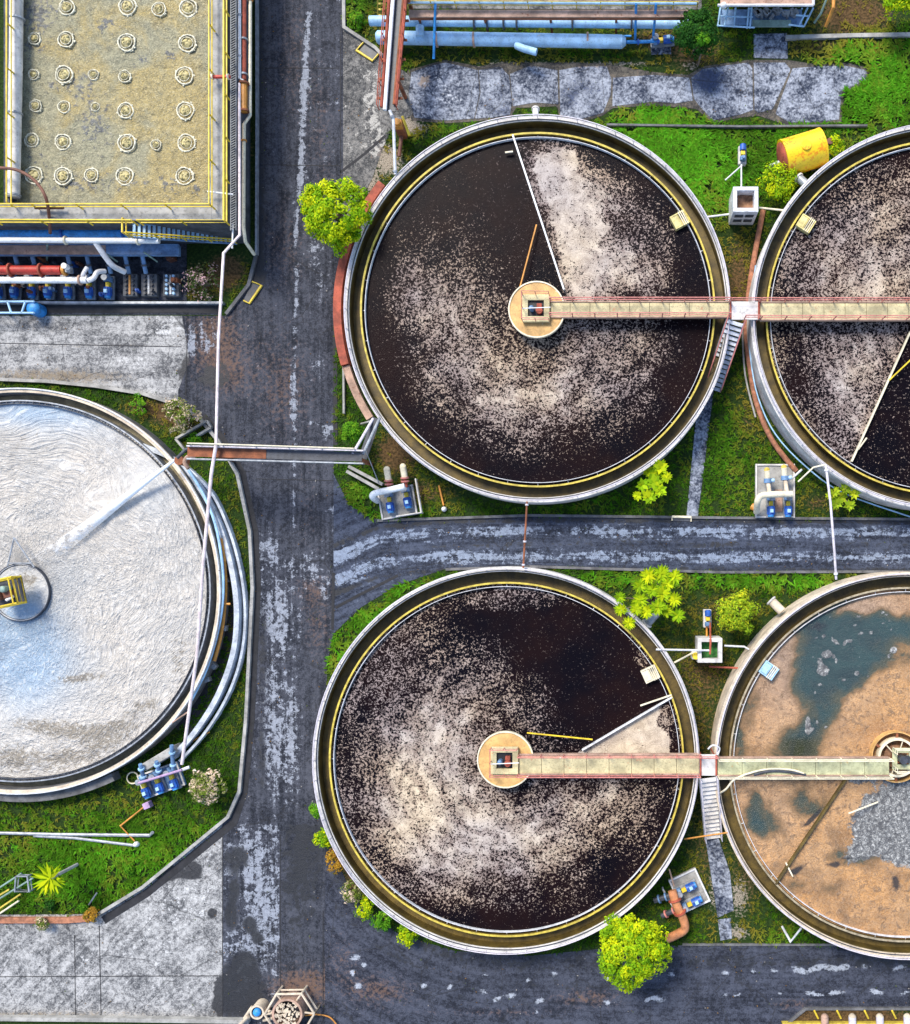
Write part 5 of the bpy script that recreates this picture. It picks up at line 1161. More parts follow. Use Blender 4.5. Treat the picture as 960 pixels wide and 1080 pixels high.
# planter frame by the flower bush near the trough
t = thing('planter_border', 'grey concrete frame beside the pink bush near the foam tank', 'frame', P(205, 455, 0))
for q in (((186, 463), (219, 444)), ((219, 444), (223, 451)), ((223, 451), (208, 460)), ((186, 463), (195, 474))):
    a, b = P(*q[0], .3), P(*q[1], .3); d = b-a; MB().box((a+b)/2, (d.length, .14, .3), math.atan2(d.y, d.x)).build('bar', M['concrete'], t)
# road corner frames (painted yellow)
for pts, lab in (([(266, 297), (276, 301), (263, 320), (257, 317)], 'yellow frame round a drain grate by the basin corner'), ([(384, 44), (376, 53), (393, 64), (400, 56)], 'yellow frame round a drain grate by the red pipe bridge'), ([(709, 549), (709, 545), (729, 545.5), (729, 550)], 'thin cream frame at the foot of the path by the middle road')):
    t = thing('drain_frame', lab, 'frame', P(*pts[0], 0)); p_ = PP(.12, *pts)
    m = MB(); m.tube(p_, .06, 6, closed=False); m.build('frame', M['yellow' if 'yellow' in lab else 'cream_pipe'], t)
    MB().prism([(v.x, v.y) for v in PP(.06, *pts)], .03, .06).build('grate', M['steel_dark'], t)

# ================================================================ PUMP SETS
def pumpset(loc, rz, label, pipes, slabmat='concrete', frame='concrete_pale', size=(2.4, 2.0)):
    t = thing('pump_slab', label, 'slab', (0, 0, 0)); w, l = size
    MB().box((0, 0, .08), (w, l, .24)).build('slab', M[slabmat], t)
    m = MB()
    for dx, dy, sx, sy in ((w/2-.06, 0, .1, l), (-w/2+.06, 0, .1, l), (0, l/2-.06, w-.24, .1), (0, -l/2+.06, w-.24, .1)): m.box((dx, dy, .24), (sx, sy, .1))
    m.build('edge', M[frame], t); t.location = loc; t.rotation_euler = (0, 0, rz); return t
G2 = 'blue motor pumps'
# set left of the middle road
pumpset(P(420, 530, 0), math.radians(10), 'grey pump slab below the upper dark tank, left set', None, size=(2.3, 1.9))
place(pp, False, P(413, 532, .2), math.radians(8), 'left blue pump of the pair below the upper dark tank', G2)
place(pp, False, P(431, 527, .2), math.radians(10), 'right blue pump of the pair below the upper dark tank', G2)
pipe([(427, 513, 1.7), (410, 517, 1.7), (396, 520, 1.6), (393, 524, 1.4), (398, 528, .3)], .2, 'white', 'thick white pipe with hooked left end above the left pump set', k=4, n=14)
for x, y, lab in ((409, 503, 'cream upright pipe with red collars, left of the pair'), (426, 500, 'cream upright pipe with red collars, right of the pair')):
    t = thing('riser_pipe', lab, 'pipe', P(x, y+14, .8), 'cream riser pipes'); a, b = P(x-1, y-8, 1.1), P(x+1, y+4, .9); MB().tube([a, b], .2, 14).build('barrel', M['cream_pipe'], t); MB().dome(a, .2, .1).build('cap', M['cream_pipe'], t)
    e = P(x+2, y+14, .8); MB().tube([b, e], .14, 12).build('neck', M['rust_red'], t)
    for f in (.0, .35): q = b.lerp(e, f); d = (e-b).normalized(); MB().cyl(q-d*.05, q+d*.05, .27, 14).build('collar', M['rail_red'], t)
m = MB().railing(PP(.2, (440, 506), (446, 541), (420, 545)), .5, .9, .05); tag(m.build('low_rail', M['concrete_pale']), 'low pale rail beside the left pump set', 'rail')
pipe([(463, 512, .2), (468, 533, .2)], .06, 'orange', 'orange stick lying in the grass below the upper dark tank', 'pole', name='pole')
tag(MB().dome(P(468.5, 537, .1), .17, .25).build('end_cap', M['white']), 'white knob at the end of the orange stick', 'knob')
# set right
pumpset(P(817, 518, 0), 0, 'pump slab with rusty middle left of the yellow green papaya', None, size=(2.5, 3.4))
tag(MB().box(P(821, 528, .23), (.5, 1.4, .1)).build('rusty_plate', M['rust_pale']), 'rusty plate between the two pumps of the right set', 'plate')
place(pp, False, P(812, 536, .2), 0, 'left blue pump of the pair on the slab near the papaya', G2)
place(pp, False, P(830, 536, .2), 0, 'right blue pump of the pair on the slab near the papaya', G2)
pipe([(836, 521, 1.6), (815, 521.5, 1.6), (803, 523, 1.6), (799, 529, 1.5), (798, 540, .6)], .2, 'cream_pipe', 'thick cream pipe bending down at left on the right pump set', k=4, n=14)
for x, y, lab in ((810, 502, 'pale yellow riser pipe with blue valve, left of the pair'), (828, 499, 'pale yellow riser pipe with blue valve, right of the pair')):
    t = thing('riser_pipe', lab, 'pipe', P(x, y+14, .8), 'yellow riser pipes'); a, b = P(x-1, y-6, 1.1), P(x, y+5, .9); MB().tube([a, b], .19, 14).build('barrel', M['cream_pipe'], t); MB().dome(a, .19, .1).build('cap', M['weir_yellow'], t)
    e = P(x+2, y+20, 1.2); MB().tube([b, e], .14, 12).build('neck', M['concrete_cream'], t); MB().cyl(b-Vector((0, .15, 0)), b+Vector((0, .12, 0)), .26, 14).build('valve', M['blue_steel'], t); MB().cyl(b, b+Vector((.4, .02, .1)), .12).build('actuator', M['blue_pale'], t)
pipe([(835, 505, .8), (846, 495, 1.0)], .07, 'white_dirty', 'thin white slanting pipe at the corner of the right pump set')
tag(MB().cyl(P(793, 534, .2), P(797, 536, .3), .22).build('pipe_end', M['orange']), 'orange pipe end at the left of the right pump set', 'pipe')
# set bottom right
rz = math.radians(25)
pumpset(P(727, 938, 0), rz, 'tilted pump slab with white edge between the lower tanks', None, size=(1.9, 2.3), slabmat='concrete', frame='white_dirty')
place(pp, False, P(725, 934, .2), rz-PI/2+PI, 'upper blue pump on the tilted slab', G2)
place(pp, False, P(731, 949, .2), rz-PI/2+PI, 'lower blue pump on the tilted slab', G2)
pipe([(709, 939, 1.2), (713, 953, 1.3), (721, 970, 1.1), (722, 980, .9), (713, 986, .6), (704, 990, .4)], .27, 'orange_pipe', 'thick orange pipe curving from the tilted slab toward the round tree', k=5, n=14, fl=((.15, .35), 'rust_red'))
pipe([(708, 944, .9), (690, 950, .7)], .17, 'steel_dark', 'dark pipe with blue valve between the slab and the lower dark tank', fl=((.3, .7), 'blue_steel'))
pipe([(714, 959, .9), (698, 966, .6)], .16, 'steel_dark', 'dark short pipe beside the round tree', fl=((.2, .7), 'rail_red'))
pipe([(706, 917, 1.8), (711, 934, 1.2)], .05, 'rust_pale', 'thin rusty pipe from the lower dark tank rim to the tilted slab')
m = MB().railing(PP(.1, (699, 936), (717, 967)), .4, .6, .06); tag(m.build('low_rail', M['white_dirty']), 'low white rail on the left of the tilted slab', 'rail')
# set at the foam tank
rz = math.radians(20)
pumpset(P(172, 822, 0), rz, 'blue grey pump slab below the foam tank', None, size=(2.7, 1.6), slabmat='blue_steel', frame='concrete_pale')
place(pp, False, P(157, 831, .2), rz, 'left blue pump of the set below the foam tank', G2)
place(pp, False, P(171, 826, .2), rz, 'middle blue pump of the set below the foam tank', G2)
place(pp, False, P(186, 822, .2), rz, 'right blue pump of the set below the foam tank', G2)
pipe([(146, 826, 1.3), (192, 812, 1.3)], .08, 'lilac', 'straight pink pipe across the blue pump set')
pipe([(192, 812, .9), (200, 809, .9)], .1, 'white_dirty', 'short white pipe end at the right of the blue pump set')
for q, lab in ((((148, 806), (152, 822)), 'bluish riser behind the left pump of the foam tank set'), (((165, 803), (168, 815)), 'bluish riser behind the middle pump of the foam tank set'), (((181, 786), (183, 812)), 'tall bluish pipe behind the right pump of the foam tank set')):
    pipe([(*q[0], 1.4), (*q[1], .9)], .12, 'blue_steel', lab, fl=((.3, .8), 'blue_pale'))
m = MB()
for k in range(3): m.tube([(P(140, 820, .12+k*.07).x+.36*math.cos(2*PI*j/24), P(140, 820, .1).y+.36*math.sin(2*PI*j/24), .12+k*.07) for j in range(24)], .035, 6, closed=True)
tag(m.build('hose_coil', M['cream_pipe']), 'coiled pale hose beside the blue pump set', 'hose')
tag(MB().box(P(156, 849, .3), (.42, .4, .5), .4).build('lilac_box', M['lilac']), 'lilac box below the blue pump set', 'box')
pipe([(152, 851, .3), (127, 871, .3), (142, 887, .3)], .045, 'orange', 'thin orange pipe zigzag on the lawn below the foam tank')
tag(MB().dome(P(144.5, 890, .1), .19, .3).build('post_cap', M['white']), 'white knob at the end of the orange zigzag pipe', 'knob')
pipe([(201, 782, .3), (206, 780, .3), (221, 772, .3)], .05, 'orange', 'small orange bent pipe in the grass beside the foam tank channel')
pipe([(-60, 877, .25), (60, 880, .25), (158, 881, .25), (161, 878, .5)], .1, 'steel', 'upper grey pipe of the long pair on the lawn')
pipe([(36, 881.5, .2), (80, 884, .2), (145, 892, .2)], .09, 'steel', 'lower grey pipe of the long pair on the lawn')
# frame at lower left
t = thing('metal_frame', 'grey square frame with slanting rails beside the palm', 'frame', P(29, 930, 0))
m = MB(); m.railing(PP(.1, (23, 921), (35, 921), (37, 937), (22, 937), (23, 921)), .6, .5, .05); m.build('cage', M['steel'], t)
for q, mt in ((((-40, 962), (23, 921)), 'teal_rail'), (((-40, 972), (35, 926)), 'teal_rail'), (((-40, 985), (22, 943)), 'weir_yellow'), (((-40, 968), (10, 938)), 'weir_yellow'), (((-40, 990), (20, 950)), 'cream_pipe')): MB().tube([P(*q[0], .6), P(*q[1], .6)], .06, 6).build('rail', M[mt], t)
pipe([(94, 954, .2), (102, 942, .9)], .05, 'steel', 'thin grey stick leaning by the kerb near the palm', 'stick', name='stick')
# bottom edge machine
c = P(304, 1068, .9); t = thing('hopper', 'cream hexagonal frame round a drum of pale scrap at the bottom edge', 'hopper', (c.x, c.y, 0))
MB().ring(c, .82, .95, 0, 1.1, 32).build('drum', M['rust_pale'], t)
hx = [(c.x+1.55*math.cos(k*PI/3+.02)+.15, c.y+1.45*math.sin(k*PI/3+.02), 0) for k in range(6)]; hx.append(hx[0])
MB().railing([Vector(v) for v in hx], 1.1, 3, .07).build('guard_frame', M['concrete_cream'], t)
for k in range(6): MB().tube([Vector((c.x, c.y, .6)).lerp(Vector((*hx[k][:2], 1.1)), .62), Vector((*hx[k][:2], 1.1))], .06, 6).build('strut', M['concrete_cream'], t)
m = MB()
for k in range(70): an = rr.uniform(0, 6.28); d_ = .8*math.sqrt(rr.random()); m.box((c.x+d_*math.cos(an), c.y+d_*math.sin(an), .95+.3*(1-d_)), (rr.uniform(.1, .35), rr.uniform(.05, .16), .08), rr.uniform(0, 6), rr.uniform(-.5, .5))
m.build('scrap', M['concrete_cream'], t)
c = P(271, 1068, 1.0); t = thing('mixer_drum', 'small drum with bright blue cap at the bottom edge', 'drum', (c.x, c.y, 0))
MB().ring(c, .34, .44, 0, 1.0, 24).build('drum', M['concrete_cream'], t); m = MB(); m.cyl((c.x, c.y, .5), (c.x, c.y, .95), .26); m.dome((c.x, c.y, .95), .26, .2); m.build('cap', M['blue_bright'], t)
for q in (((258, 1074), (266, 1062)), ((252, 1082), (262, 1072)), ((280, 1066), (289, 1068)), ((278, 1076), (288, 1074))): MB().tube([P(*q[0], .6), P(*q[1], .8)], .1, 8).build('bracket', M['concrete_cream'], t)
pipe([(322, 1071, .3), (335, 1070, .3), (348, 1073, .3), (356, 1082, .3)], .045, 'orange', 'orange hose curling right from the hexagonal frame', 'hose', k=5, name='hose')
# bottom right pipes and bars
for k, x in enumerate((870, 899, 928, 957)):
    lab = ['rust stained pink pipe stub, leftmost of the row in the bottom right bed', 'second pink pipe stub from the left in the bottom right bed', 'third pink pipe stub from the left in the bottom right bed', 'pink pipe stub at the bottom right corner'][k]
    t = thing('pipe_stub', lab, 'pipe', P(x, 1080, .5), 'pink pipe stubs at the bottom right'); a, b = P(x, 1072, .45), P(x+1, 1110, .45)
    MB().tube([a, b], .24, 16).build('barrel', M['rail_pale'] if k else M['rust_pale'], t); m = MB(); m.tube([a-Vector((0, -.17, 0)), a-Vector((0, -.1, 0)), a], [.09, .19, .24], 16); m.build('cap', M['concrete_cream'] if k else M['rust_pale'], t)
for k, x in enumerate((861, 885, 914, 943)):
    lab = ['yellow bar leftmost in the bottom right bed', 'yellow bar second from left in the bottom right bed', 'yellow bar third from left in the bottom right bed', 'yellow bar nearest the bottom right corner'][k]
    pipe([(x-2, 1066, .5), (x+2, 1074, .3)], .06, 'yellow', lab, 'bar', name='bar', group='yellow bars at the bottom right')
o = MB().box(P(900, 1078.5, .2), (9, .08, .3)).build('planter_rail', M['weir_yellow']); tag(o, 'thin yellow rail along the bottom right bed', 'rail')
# ================================================================ VEGETATION
def leafmesh(name, pos, nrm, size, col, parent, mat='leaf', aspect=.5, axis=None):
    """one diamond blade per row; nrm = facing, axis = blade direction (optional)"""
    n = len(pos); nrm = nrm/np.linalg.norm(nrm, axis=1, keepdims=True)
    if axis is None: axis = RNG.normal(size=(n, 3))
    a = axis-nrm*np.sum(axis*nrm, 1, keepdims=True); a /= np.linalg.norm(a, axis=1, keepdims=True)+1e-9
    b = np.cross(nrm, a); s = np.asarray(size).reshape(-1, 1)*np.ones((n, 1))
    o0 = np.array(org(parent))
    V = np.stack([pos-a*s*.5, pos+b*s*aspect*.5+nrm*s*.08, pos+a*s*.55, pos-b*s*aspect*.5+nrm*s*.08], 1)-o0
    me = bpy.data.meshes.new(name); me.vertices.add(4*n); me.vertices.foreach_set('co', V.reshape(-1).astype(np.float32))
    me.loops.add(4*n); me.loops.foreach_set('vertex_index', np.arange(4*n, dtype=np.int32))
    me.polygons.add(n); me.polygons.foreach_set('loop_start', np.arange(0, 4*n, 4, dtype=np.int32)); me.polygons.foreach_set('loop_total', np.full(n, 4, np.int32))
    me.update(calc_edges=True); me.materials.append(M[mat])
    at = me.attributes.new('leaf_colour', 'FLOAT_COLOR', 'POINT')
    c = np.concatenate([np.repeat(np.clip(col, 0, 1), 4, 0), np.ones((4*n, 1))], 1); at.data.foreach_set('color', c.reshape(-1).astype(np.float32))
    o = bpy.data.objects.new(name, me); COL.objects.link(o)
    if parent: o.parent = parent
    ORG[o.name] = org(parent); return o
PAL = dict(lime=[(.27, .46, .010), (.72, .72, .010), (.09, .25, .008)], green=[(.08, .26, .012), (.22, .42, .02), (.035, .13, .010)], dark=[(.02, .085, .012), (.045, .15, .015), (.012, .05, .008)],
           gold=[(.30, .44, .02), (.60, .56, .02), (.14, .26, .012)], pink=[(.17, .22, .03), (.98, .72, .60), (.06, .13, .015)], blush=[(.08, .13, .03), (.80, .50, .56), (.03, .07, .015)], orange=[(.42, .22, .03), (.52, .30, .03), (.14, .17, .02)])
def palette(k, n, t):
    a, b, c = (np.array(v) for v in PAL[k]); t = np.clip(t, 0, 1).reshape(-1, 1)
    col = np.where(t < .5, c+(a-c)*t*2, a+(b-a)*(t-.5)*2); return col*RNG.uniform(.75, 1.3, (n, 1))
def crown_points(c, rx, rz, clumps, per, rc, flat=.5):
    d = RNG.normal(size=(clumps, 3)); d /= np.linalg.norm(d, axis=1, keepdims=True); d[:, 2] = np.where(d[:, 2] < -.35, -d[:, 2], d[:, 2])
    rad = RNG.uniform(.45, 1.0, clumps)**.6
    lob = 1+.08*np.sin(3*np.arctan2(d[:, 1], d[:, 0])+RNG.uniform(0, 6))+.06*np.sin(5*np.arctan2(d[:, 1], d[:, 0])+RNG.uniform(0, 6))
    cc = np.array(c)+d*np.stack([rad*lob*(rx-rc*.6)]*2+[rad*rz], 1)
    e = RNG.normal(size=(clumps*per, 3)); e /= np.linalg.norm(e, axis=1, keepdims=True); e *= RNG.uniform(.3, 1, (clumps*per, 1))**.5
    sc = np.repeat(RNG.uniform(.6, 1.2, clumps), per)[:, None]
    p = np.repeat(cc, per, 0)+e*sc*np.array([rc, rc, rc*.7])
    n = e*.6+np.repeat(d, per, 0)*.5+np.array([0, 0, flat])+RNG.normal(size=(clumps*per, 3))*.35
    tone = np.repeat(RNG.uniform(0, 1, clumps), per)*.65+RNG.uniform(0, .45, clumps*per)
    return p, n, tone, cc
def tree(name, label, cat, px, py, rpx, zc, pal, clumps=90, per=55, rc=.42, leaf=.2, hz=.75, trunk=True, group=None, zbase=0.0):
    c = P(px, py, zc); r = LN(rpx, zc); t = thing(name, label, cat, (c.x, c.y, zbase), group)
    p, n, tone, cc = crown_points(c, r, r*hz, clumps, per, rc)
    leafmesh('crown' if trunk else 'foliage', p, n, RNG.uniform(.7, 1.3, len(p))*leaf, palette(pal, len(p), tone), t)
    m = MB(); g = Vector((c.x, c.y, zbase-.1)); top = Vector((c.x, c.y, zc)); tr = max(.05, r*.06)
    m.tube([g, g.lerp(top, .5)+Vector((.06, .04, 0)), top], [tr*1.4, tr, tr*.6], 8)
    for k in range(min(10, clumps)): q = Vector(cc[k*(len(cc)//min(10, clumps))]); m.tube([g.lerp(top, .45), g.lerp(top, .8).lerp(q, .4), q], [tr*.6, tr*.4, tr*.15], 6)
    m.build('trunk' if trunk else 'stem', M['trunk'], t); return t
tree('round_tree', 'round yellow green tree beside the main road and the upper dark tank', 'tree', 355, 226, 40, 3.2, 'lime', 170, 62, .40, .19, .75)
tree('round_tree', 'round bright green tree at the bottom between the two lower tanks and the road', 'tree', 666, 1001, 41, 3.2, 'lime', 190, 62, .38, .18, .75)
tree('round_bush', 'small clipped round bush above the trough bridge by the road', 'bush', 372, 456, 13, 1.6, 'green', 60, 40, .22, .12, .8)
tree('bush', 'loose yellow green bush between the two middle tree and the sludge tank pump', 'bush', 777, 645, 25, 1.9, 'gold', 80, 34, .36, .17, .6)['label'] = 'loose yellow green bush right of the small pump above the duckweed box'
tree('bush', 'lime green bush below the tilted yellow tank', 'bush', 822, 192, 24, 1.3, 'lime', 60, 34, .36, .16, .6)
tree('bush', 'small green bush at the right end of the tilted yellow tank', 'bush', 880, 155, 11, 1.3, 'lime', 24, 26, .28, .16, .7)
tree('bush', 'dark leafy bush growing against the top pipe rack', 'bush', 735, 36, 27, 2.2, 'dark', 90, 40, .40, .18, .7)
tree('bush', 'bright little bush in front of the dark bush at the pipe rack', 'bush', 741, 42, 9, 2.9, 'green', 22, 24, .22, .16, .6, trunk=False)
tree('round_bush', 'bright green bush cut by the top right corner', 'bush', 948, 0, 22, 2.2, 'lime', 70, 40, .36, .18, .7)
tree('flower_bush', 'pink flowering bush beside the grey frame above the foam tank', 'bush', 191, 439, 21, 1.1, 'pink', 70, 20, .26, .16, .6, trunk=False)
tree('flower_bush', 'pale pink flowering bush on the lawn right of the blue pump set', 'bush', 219, 829, 21, 1.1, 'pink', 60, 26, .32, .19, .6, trunk=False)
tree('flower_bush', 'sparse pink flower bed under the basin stairs', 'bush', 214, 297, 23, .8, 'blush', 42, 14, .34, .16, .5, trunk=False)
tree('flower_bush', 'small pink flowering shrub on the brown planter kerb', 'shrub', 47, 973, 10, .5, 'pink', 26, 20, .2, .13, .6, trunk=False)
tree('flower_bush', 'small reddish shrub at the bend of the kerb near the palm', 'shrub', 96, 965, 10, .5, 'orange', 24, 20, .2, .14, .6, trunk=False)
tree('flower_bush', 'pink flowering shrub lower left of the lower dark tank', 'shrub', 371, 941, 13, .9, 'pink', 34, 24, .26, .16, .7, trunk=False)
G3 = 'shrubs along the lower dark tank'
for x, y, r, pl, lab in ((334, 855, 9, 'green', 'topmost green shrub on the left rim of the lower dark tank'), (342, 884, 12, 'lime', 'yellow green shrub left of the lower dark tank'), (353, 908, 14, 'orange', 'orange brown shrub left of the lower dark tank'), (384, 958, 13, 'lime', 'green shrub right beside the pink shrub at the lower dark tank'), (404, 971, 12, 'green', 'green shrub in the middle of the lower left tank edge'), (430, 986, 12, 'lime', 'rightmost bright green shrub below the lower dark tank')):
    tree('shrub', lab, 'shrub', x, y, r, .8, pl, 26, 24, .26, .17, .6, trunk=False, group=G3)
for x, y, r, pl, lab in ((137, 917, 6, 'green', 'little green weed on the lawn by the diagonal kerb'), (53, 955, 7, 'dark', 'low dark green weed below the palm'), (88, 957, 6, 'green', 'little weed at the corner of the planter kerb'), (148, 428, 14, 'green', 'low green plant left of the pink bush at the foam tank'), (205, 462, 9, 'green', 'low green plant inside the grey frame'), (372, 452, 3, 'green', None), (378, 22, 9, 'green', 'low green plant at the corner by the yellow ladder')):
    if lab: tree('weed', lab, 'plant', x, y, r, .3, pl, 16, 18, .2, .14, .5, trunk=False)
def starplant(name, label, cat, base, heads, pal, leaf, zc, nl=26, aspect=.28, stemmat='trunk', tr=.07, lift=.5):
    g = P(*base, 0); t = thing(name, label, cat, g); pos = []; nr = []; ax = []; tn = []; m = MB()
    hub = P(*heads[0][:2], zc*.7) if len(heads) > 1 else P(*heads[0][:2], zc)
    if len(heads) > 1: mid = Vector((g.x, g.y, zc*.45)); m.tube([g-Vector((0, 0, .1)), mid], [tr*1.3, tr], 8)
    else: m.tube(smoothpath([g-Vector((0, 0, .1)), g.lerp(hub, .5)+Vector((0, 0, .15)), hub], 4), tr, 8); mid = g
    for hx, hy, hr in heads:
        h = P(hx, hy, zc+random.uniform(-.3, .3)); L = LN(hr, zc); 
        if len(heads) > 1: m.tube([mid, mid.lerp(h, .5)+Vector((0, 0, .1)), h], [tr*.7, tr*.5, tr*.3], 6)
        tone0 = random.uniform(.2, .8)
        for k in range(nl):
            an = k*2.39996+random.uniform(-.2, .2); el = (k/nl)*1.2-.25
            d = np.array([math.cos(an)*math.cos(el), math.sin(an)*math.cos(el), math.sin(el)*lift])
            pos.append(np.array(h)+d*L*.52); ax.append(d); nr.append(np.array([-d[0]*.5, -d[1]*.5, 1.0])+RNG.normal(size=3)*.15); tn.append(tone0*.5+k/nl*.35+random.uniform(0, .25))
    n = len(pos); s = np.repeat([LN(h[2], zc) for h in heads], nl)*RNG.uniform(.65, 1.2, n)*leaf
    leafmesh('crown', np.array(pos), np.array(nr), s, palette(pal, n, np.array(tn)), t, axis=np.array(ax), aspect=aspect); m.build('trunk', M[stemmat], t); return t
starplant('rosette_tree', 'tree of many star shaped leaf rosettes at the rim of the lower dark tank', 'tree', (688, 632),
          [(688, 622, 10), (684, 607, 10), (697, 605, 11), (712, 608, 9), (675, 618, 9), (699, 626, 10), (675, 633, 10), (694, 640, 10), (711, 632, 9), (715, 649, 9), (703, 644, 8), (654, 630, 7), (655, 643, 8), (663, 657, 8), (682, 645, 9), (671, 642, 8), (704, 616, 8)], 'lime', 1.0, 3.0, nl=44, aspect=.3)
starplant('young_tree', 'small bright young tree below the upper dark tank near the path', 'tree', (688, 512),
          [(690, 508, 10), (697, 493, 9), (684, 497, 8), (703, 503, 7), (678, 512, 8), (684, 524, 9), (672, 523, 6), (696, 517, 8), (692, 500, 8)], 'lime', 1.0, 2.0, nl=20, aspect=.6)
starplant('papaya_plant', 'yellow leaved young papaya plant below the upper right tank', 'plant', (888, 526),
          [(886, 524, 9), (892, 515, 8), (880, 519, 7), (901, 521, 7), (882, 531, 8), (896, 533, 7), (874, 523, 5)], 'gold', 1.0, 1.6, nl=13, aspect=.5)
starplant('palm', 'small palm with a leaning grey trunk on the lower left lawn', 'palm', (83, 911), [(54, 926, 20)], 'lime', .95, 2.6, nl=34, aspect=.19, stemmat='palm_trunk', tr=.11, lift=.6)

# grass: tufts of blades wherever the ground is open
N = 120000
gx = RNG.uniform(-60, 1050, N); gy = RNG.uniform(-60, 1110, N)
X = (gx-VX)*S; Y = (VY-gy)*S
ok = np.ones(N, bool)
for poly in EX:
    a = np.array(poly); bb = (X > a[:, 0].min()-.2) & (X < a[:, 0].max()+.2) & (Y > a[:, 1].min()-.2) & (Y < a[:, 1].max()+.2) & ok
    i = np.where(bb)[0]
    if len(i):
        sd, _, _ = polysd(X[i], Y[i], poly); ok[i[sd < .08]] = False
ga = ground_attr(gx, gy, X, Y)
lush = .12+blobs(gx, gy, [(770, 470, 50, 60, .3), (120, 880, 140, 50, .2), (715, 165, 60, 34, 1.0), (680, 150, 40, 30, .8), (740, 190, 60, 40, .9), (920, 100, 60, 40, 1.0), (900, 60, 70, 30, .7), (840, 150, 40, 30, .6), (440, 140, 30, 12, .5), (400, 650, 40, 16, .8), (360, 690, 14, 20, .8), (420, 620, 60, 8, .7), (840, 612, 120, 8, .8), (640, 612, 100, 8, .6), (420, 545, 30, 10, .6), (380, 520, 14, 20, .6), (120, 900, 120, 30, .5), (60, 940, 80, 16, .5), (560, 62, 150, 12, .3), (480, 128, 40, 8, .5), (690, 120, 60, 10, .5), (800, 985, 60, 8, .5), (620, 525, 60, 14, .4), (560, 130, 40, 8, .5), (372, 15, 14, 20, .8)])
nz = .6*fbm(gx/30, gy/30, 41)+.4*fbm(gx/9, gy/9, 43)
bare = np.clip(ga['bare']+ga['rubble']*1.2+(nz-.45)*1.7, 0, 1)
ok &= (RNG.uniform(0, 1, N) > bare*.93) & (gy < 1062)
X, Y, lush, bare, nz = (v[ok] for v in (X, Y, lush, bare, nz)); n = len(X)
B = 5; hgt = np.repeat(.10+.30*np.clip(lush, 0, 1.2)+RNG.uniform(0, .08, n), B)
base = np.repeat(np.stack([X, Y, np.zeros(n)], 1), B, 0)+np.concatenate([RNG.normal(0, .05, (n*B, 2)), np.zeros((n*B, 1))], 1)
an = RNG.uniform(0, 2*PI, n*B); lean = RNG.uniform(.5, 1.5, n*B); wind = np.repeat(fbm(X*.25, Y*.25, 51)*8, B)
d = np.stack([np.cos(an)*lean+.7*np.cos(wind), np.sin(an)*lean+.7*np.sin(wind), np.ones(n*B)*.8], 1)
nr = np.stack([-np.cos(an)*.3, -np.sin(an)*.3, np.ones(n*B)], 1)
tone = np.repeat(.20+.5*np.clip(lush, 0, 1)+.9*(nz-.5)+RNG.uniform(-.15, .2, n), B)+RNG.uniform(-.12, .12, n*B)
ca, cb, cd = np.array((.018, .05, .003)), np.array((.062, .185, .006)), np.array((.10, .44, .012))
tt = np.clip(tone, 0, 1)[:, None]; col = np.where(tt < .5, ca+(cb-ca)*tt*2, cb+(cd-cb)*(tt-.5)*2)
dry = np.repeat(np.clip(bare*1.3-.1+RNG.uniform(-.25, .25, n), 0, .8), B)[:, None]
col = col*(1-dry)+np.array((.27, .20, .03))*dry
go = leafmesh('grass', base+d*hgt[:, None]*.4, nr, hgt*1.15, col*RNG.uniform(.75, 1.25, (n*B, 1)), None, 'grass', .24, d)
struct(go, 'stuff')

# windblown leaves, grit and crumbs on the paved ground
N2 = 9000; ex = RNG.uniform(-20, 985, N2); ey = RNG.uniform(-20, 1075, N2); X2 = (ex-VX)*S; Y2 = (VY-ey)*S
near = np.zeros(N2, bool)
for pl in (MAIN, [(362, 28), (436, 84), (392, 190), (362, 240)], [(352, 500), (392, 547), (1100, 550), (1100, 601), (470, 600), (352, 668)], [(343, 860), (420, 985), (560, 1008), (1100, 998), (1100, 1064), (343, 1075)], [(-50, 333), (192, 333), (188, 427), (0, 400), (-50, 398)], [(-50, 970), (104, 968), (235, 870), (235, 1075), (-50, 1075)], [(432, 70), (914, 70), (890, 128), (432, 124)]):
    sdp, _, _ = polysd(ex, ey, pl); near |= (sdp < -1) & (RNG.uniform(0, 1, N2) < np.exp(sdp/18)*.85+.13)
for cc_, r_ in ((TA, RT), (TB, RT), (TCc, RT), (TD, RT), (TE, RE+1.0)): near &= np.hypot(X2-cc_.x, Y2-cc_.y) > r_+.15
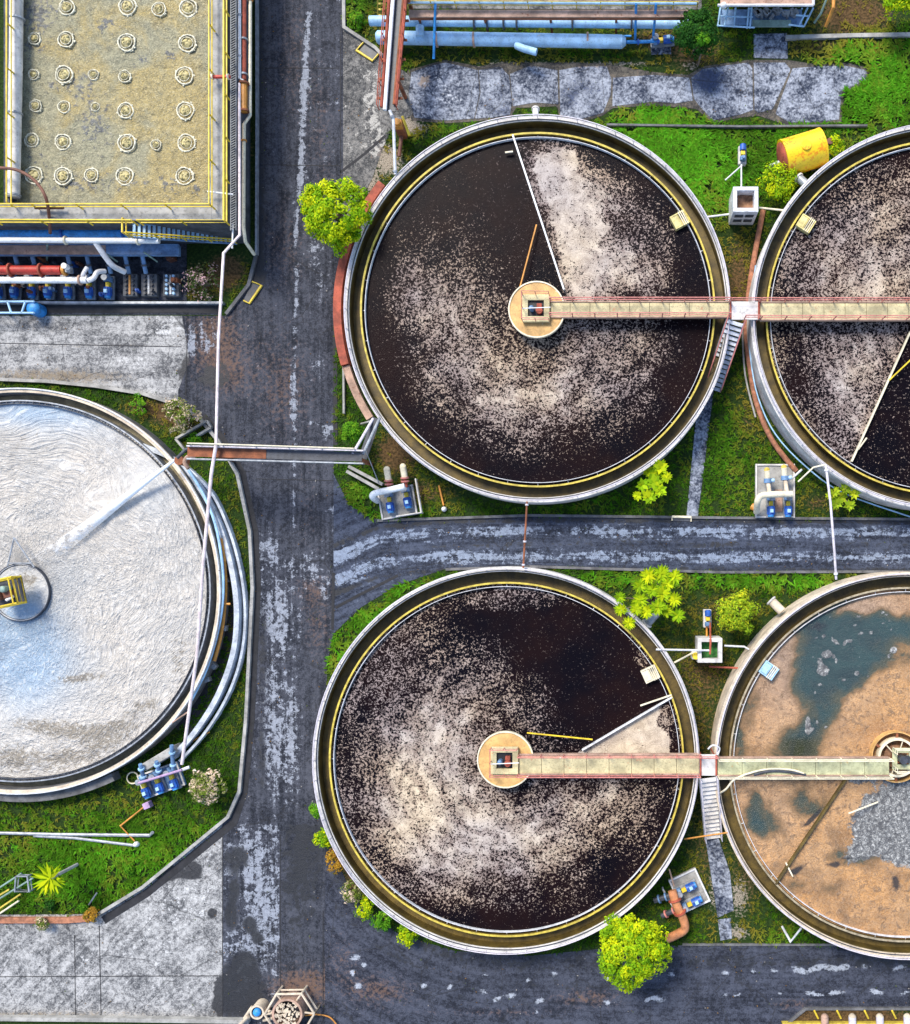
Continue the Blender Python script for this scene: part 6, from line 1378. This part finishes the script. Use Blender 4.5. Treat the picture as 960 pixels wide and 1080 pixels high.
X2, Y2 = X2[near], Y2[near]; n2_ = len(X2)
kind = RNG.uniform(0, 1, (n2_, 1)); lc = np.where(kind < .3, np.array((.22, .12, .03)), np.where(kind < .5, np.array((.10, .14, .02)), np.where(kind < .8, np.array((.32, .30, .28)), np.array((.03, .03, .03)))))
lit = leafmesh('litter', np.stack([X2, Y2, np.full(n2_, .055)], 1), np.array([0, 0, 1.0])+RNG.normal(size=(n2_, 3))*.25, RNG.uniform(.03, .13, n2_), lc*RNG.uniform(.6, 1.3, (n2_, 1)), None, 'leaf', .6)
struct(lit, 'stuff')
# ================================================================ LIGHT, CAMERA
SUN_EL, SUN_AZ = math.radians(52), math.radians(-30)     # azimuth from +Y (image up), clockwise: from the upper left
sd_ = Vector((math.sin(SUN_AZ)*math.cos(SUN_EL), math.cos(SUN_AZ)*math.cos(SUN_EL), math.sin(SUN_EL)))
su = bpy.data.lights.new('sun', 'SUN'); su.energy = 2.7; su.angle = math.radians(20); su.color = (1.0, .93, .80)
so = bpy.data.objects.new('sun', su); COL.objects.link(so); so.rotation_euler = sd_.to_track_quat('Z', 'Y').to_euler()
w = bpy.data.worlds.new('World'); SC.world = w; w.use_nodes = True
nt = w.node_tree; bg = nt.nodes['Background']; sk = nt.nodes.new('ShaderNodeTexSky'); sk.sky_type = 'NISHITA'; sk.sun_disc = False
sk.sun_elevation = SUN_EL; sk.sun_rotation = SUN_AZ; nt.links.new(sk.outputs[0], bg.inputs[0]); bg.inputs[1].default_value = .15
cam = bpy.data.cameras.new('camera'); co = bpy.data.objects.new('camera', cam); COL.objects.link(co)
co.location = (0, 0, H); cam.sensor_fit = 'VERTICAL'; cam.sensor_height = 24; cam.lens = 24*H/(1080*S)
cam.shift_x = (480-VX)/1080; cam.shift_y = (VY-540)/1080; cam.clip_end = 3000
SC.camera = co
vs = SC.view_settings; SC.display_settings.display_device = 'sRGB'; vs.view_transform = 'Standard'; vs.look = 'None'; vs.gamma = 1; vs.exposure = .88; vs.use_curve_mapping = False
SC.render.engine = 'CYCLES'
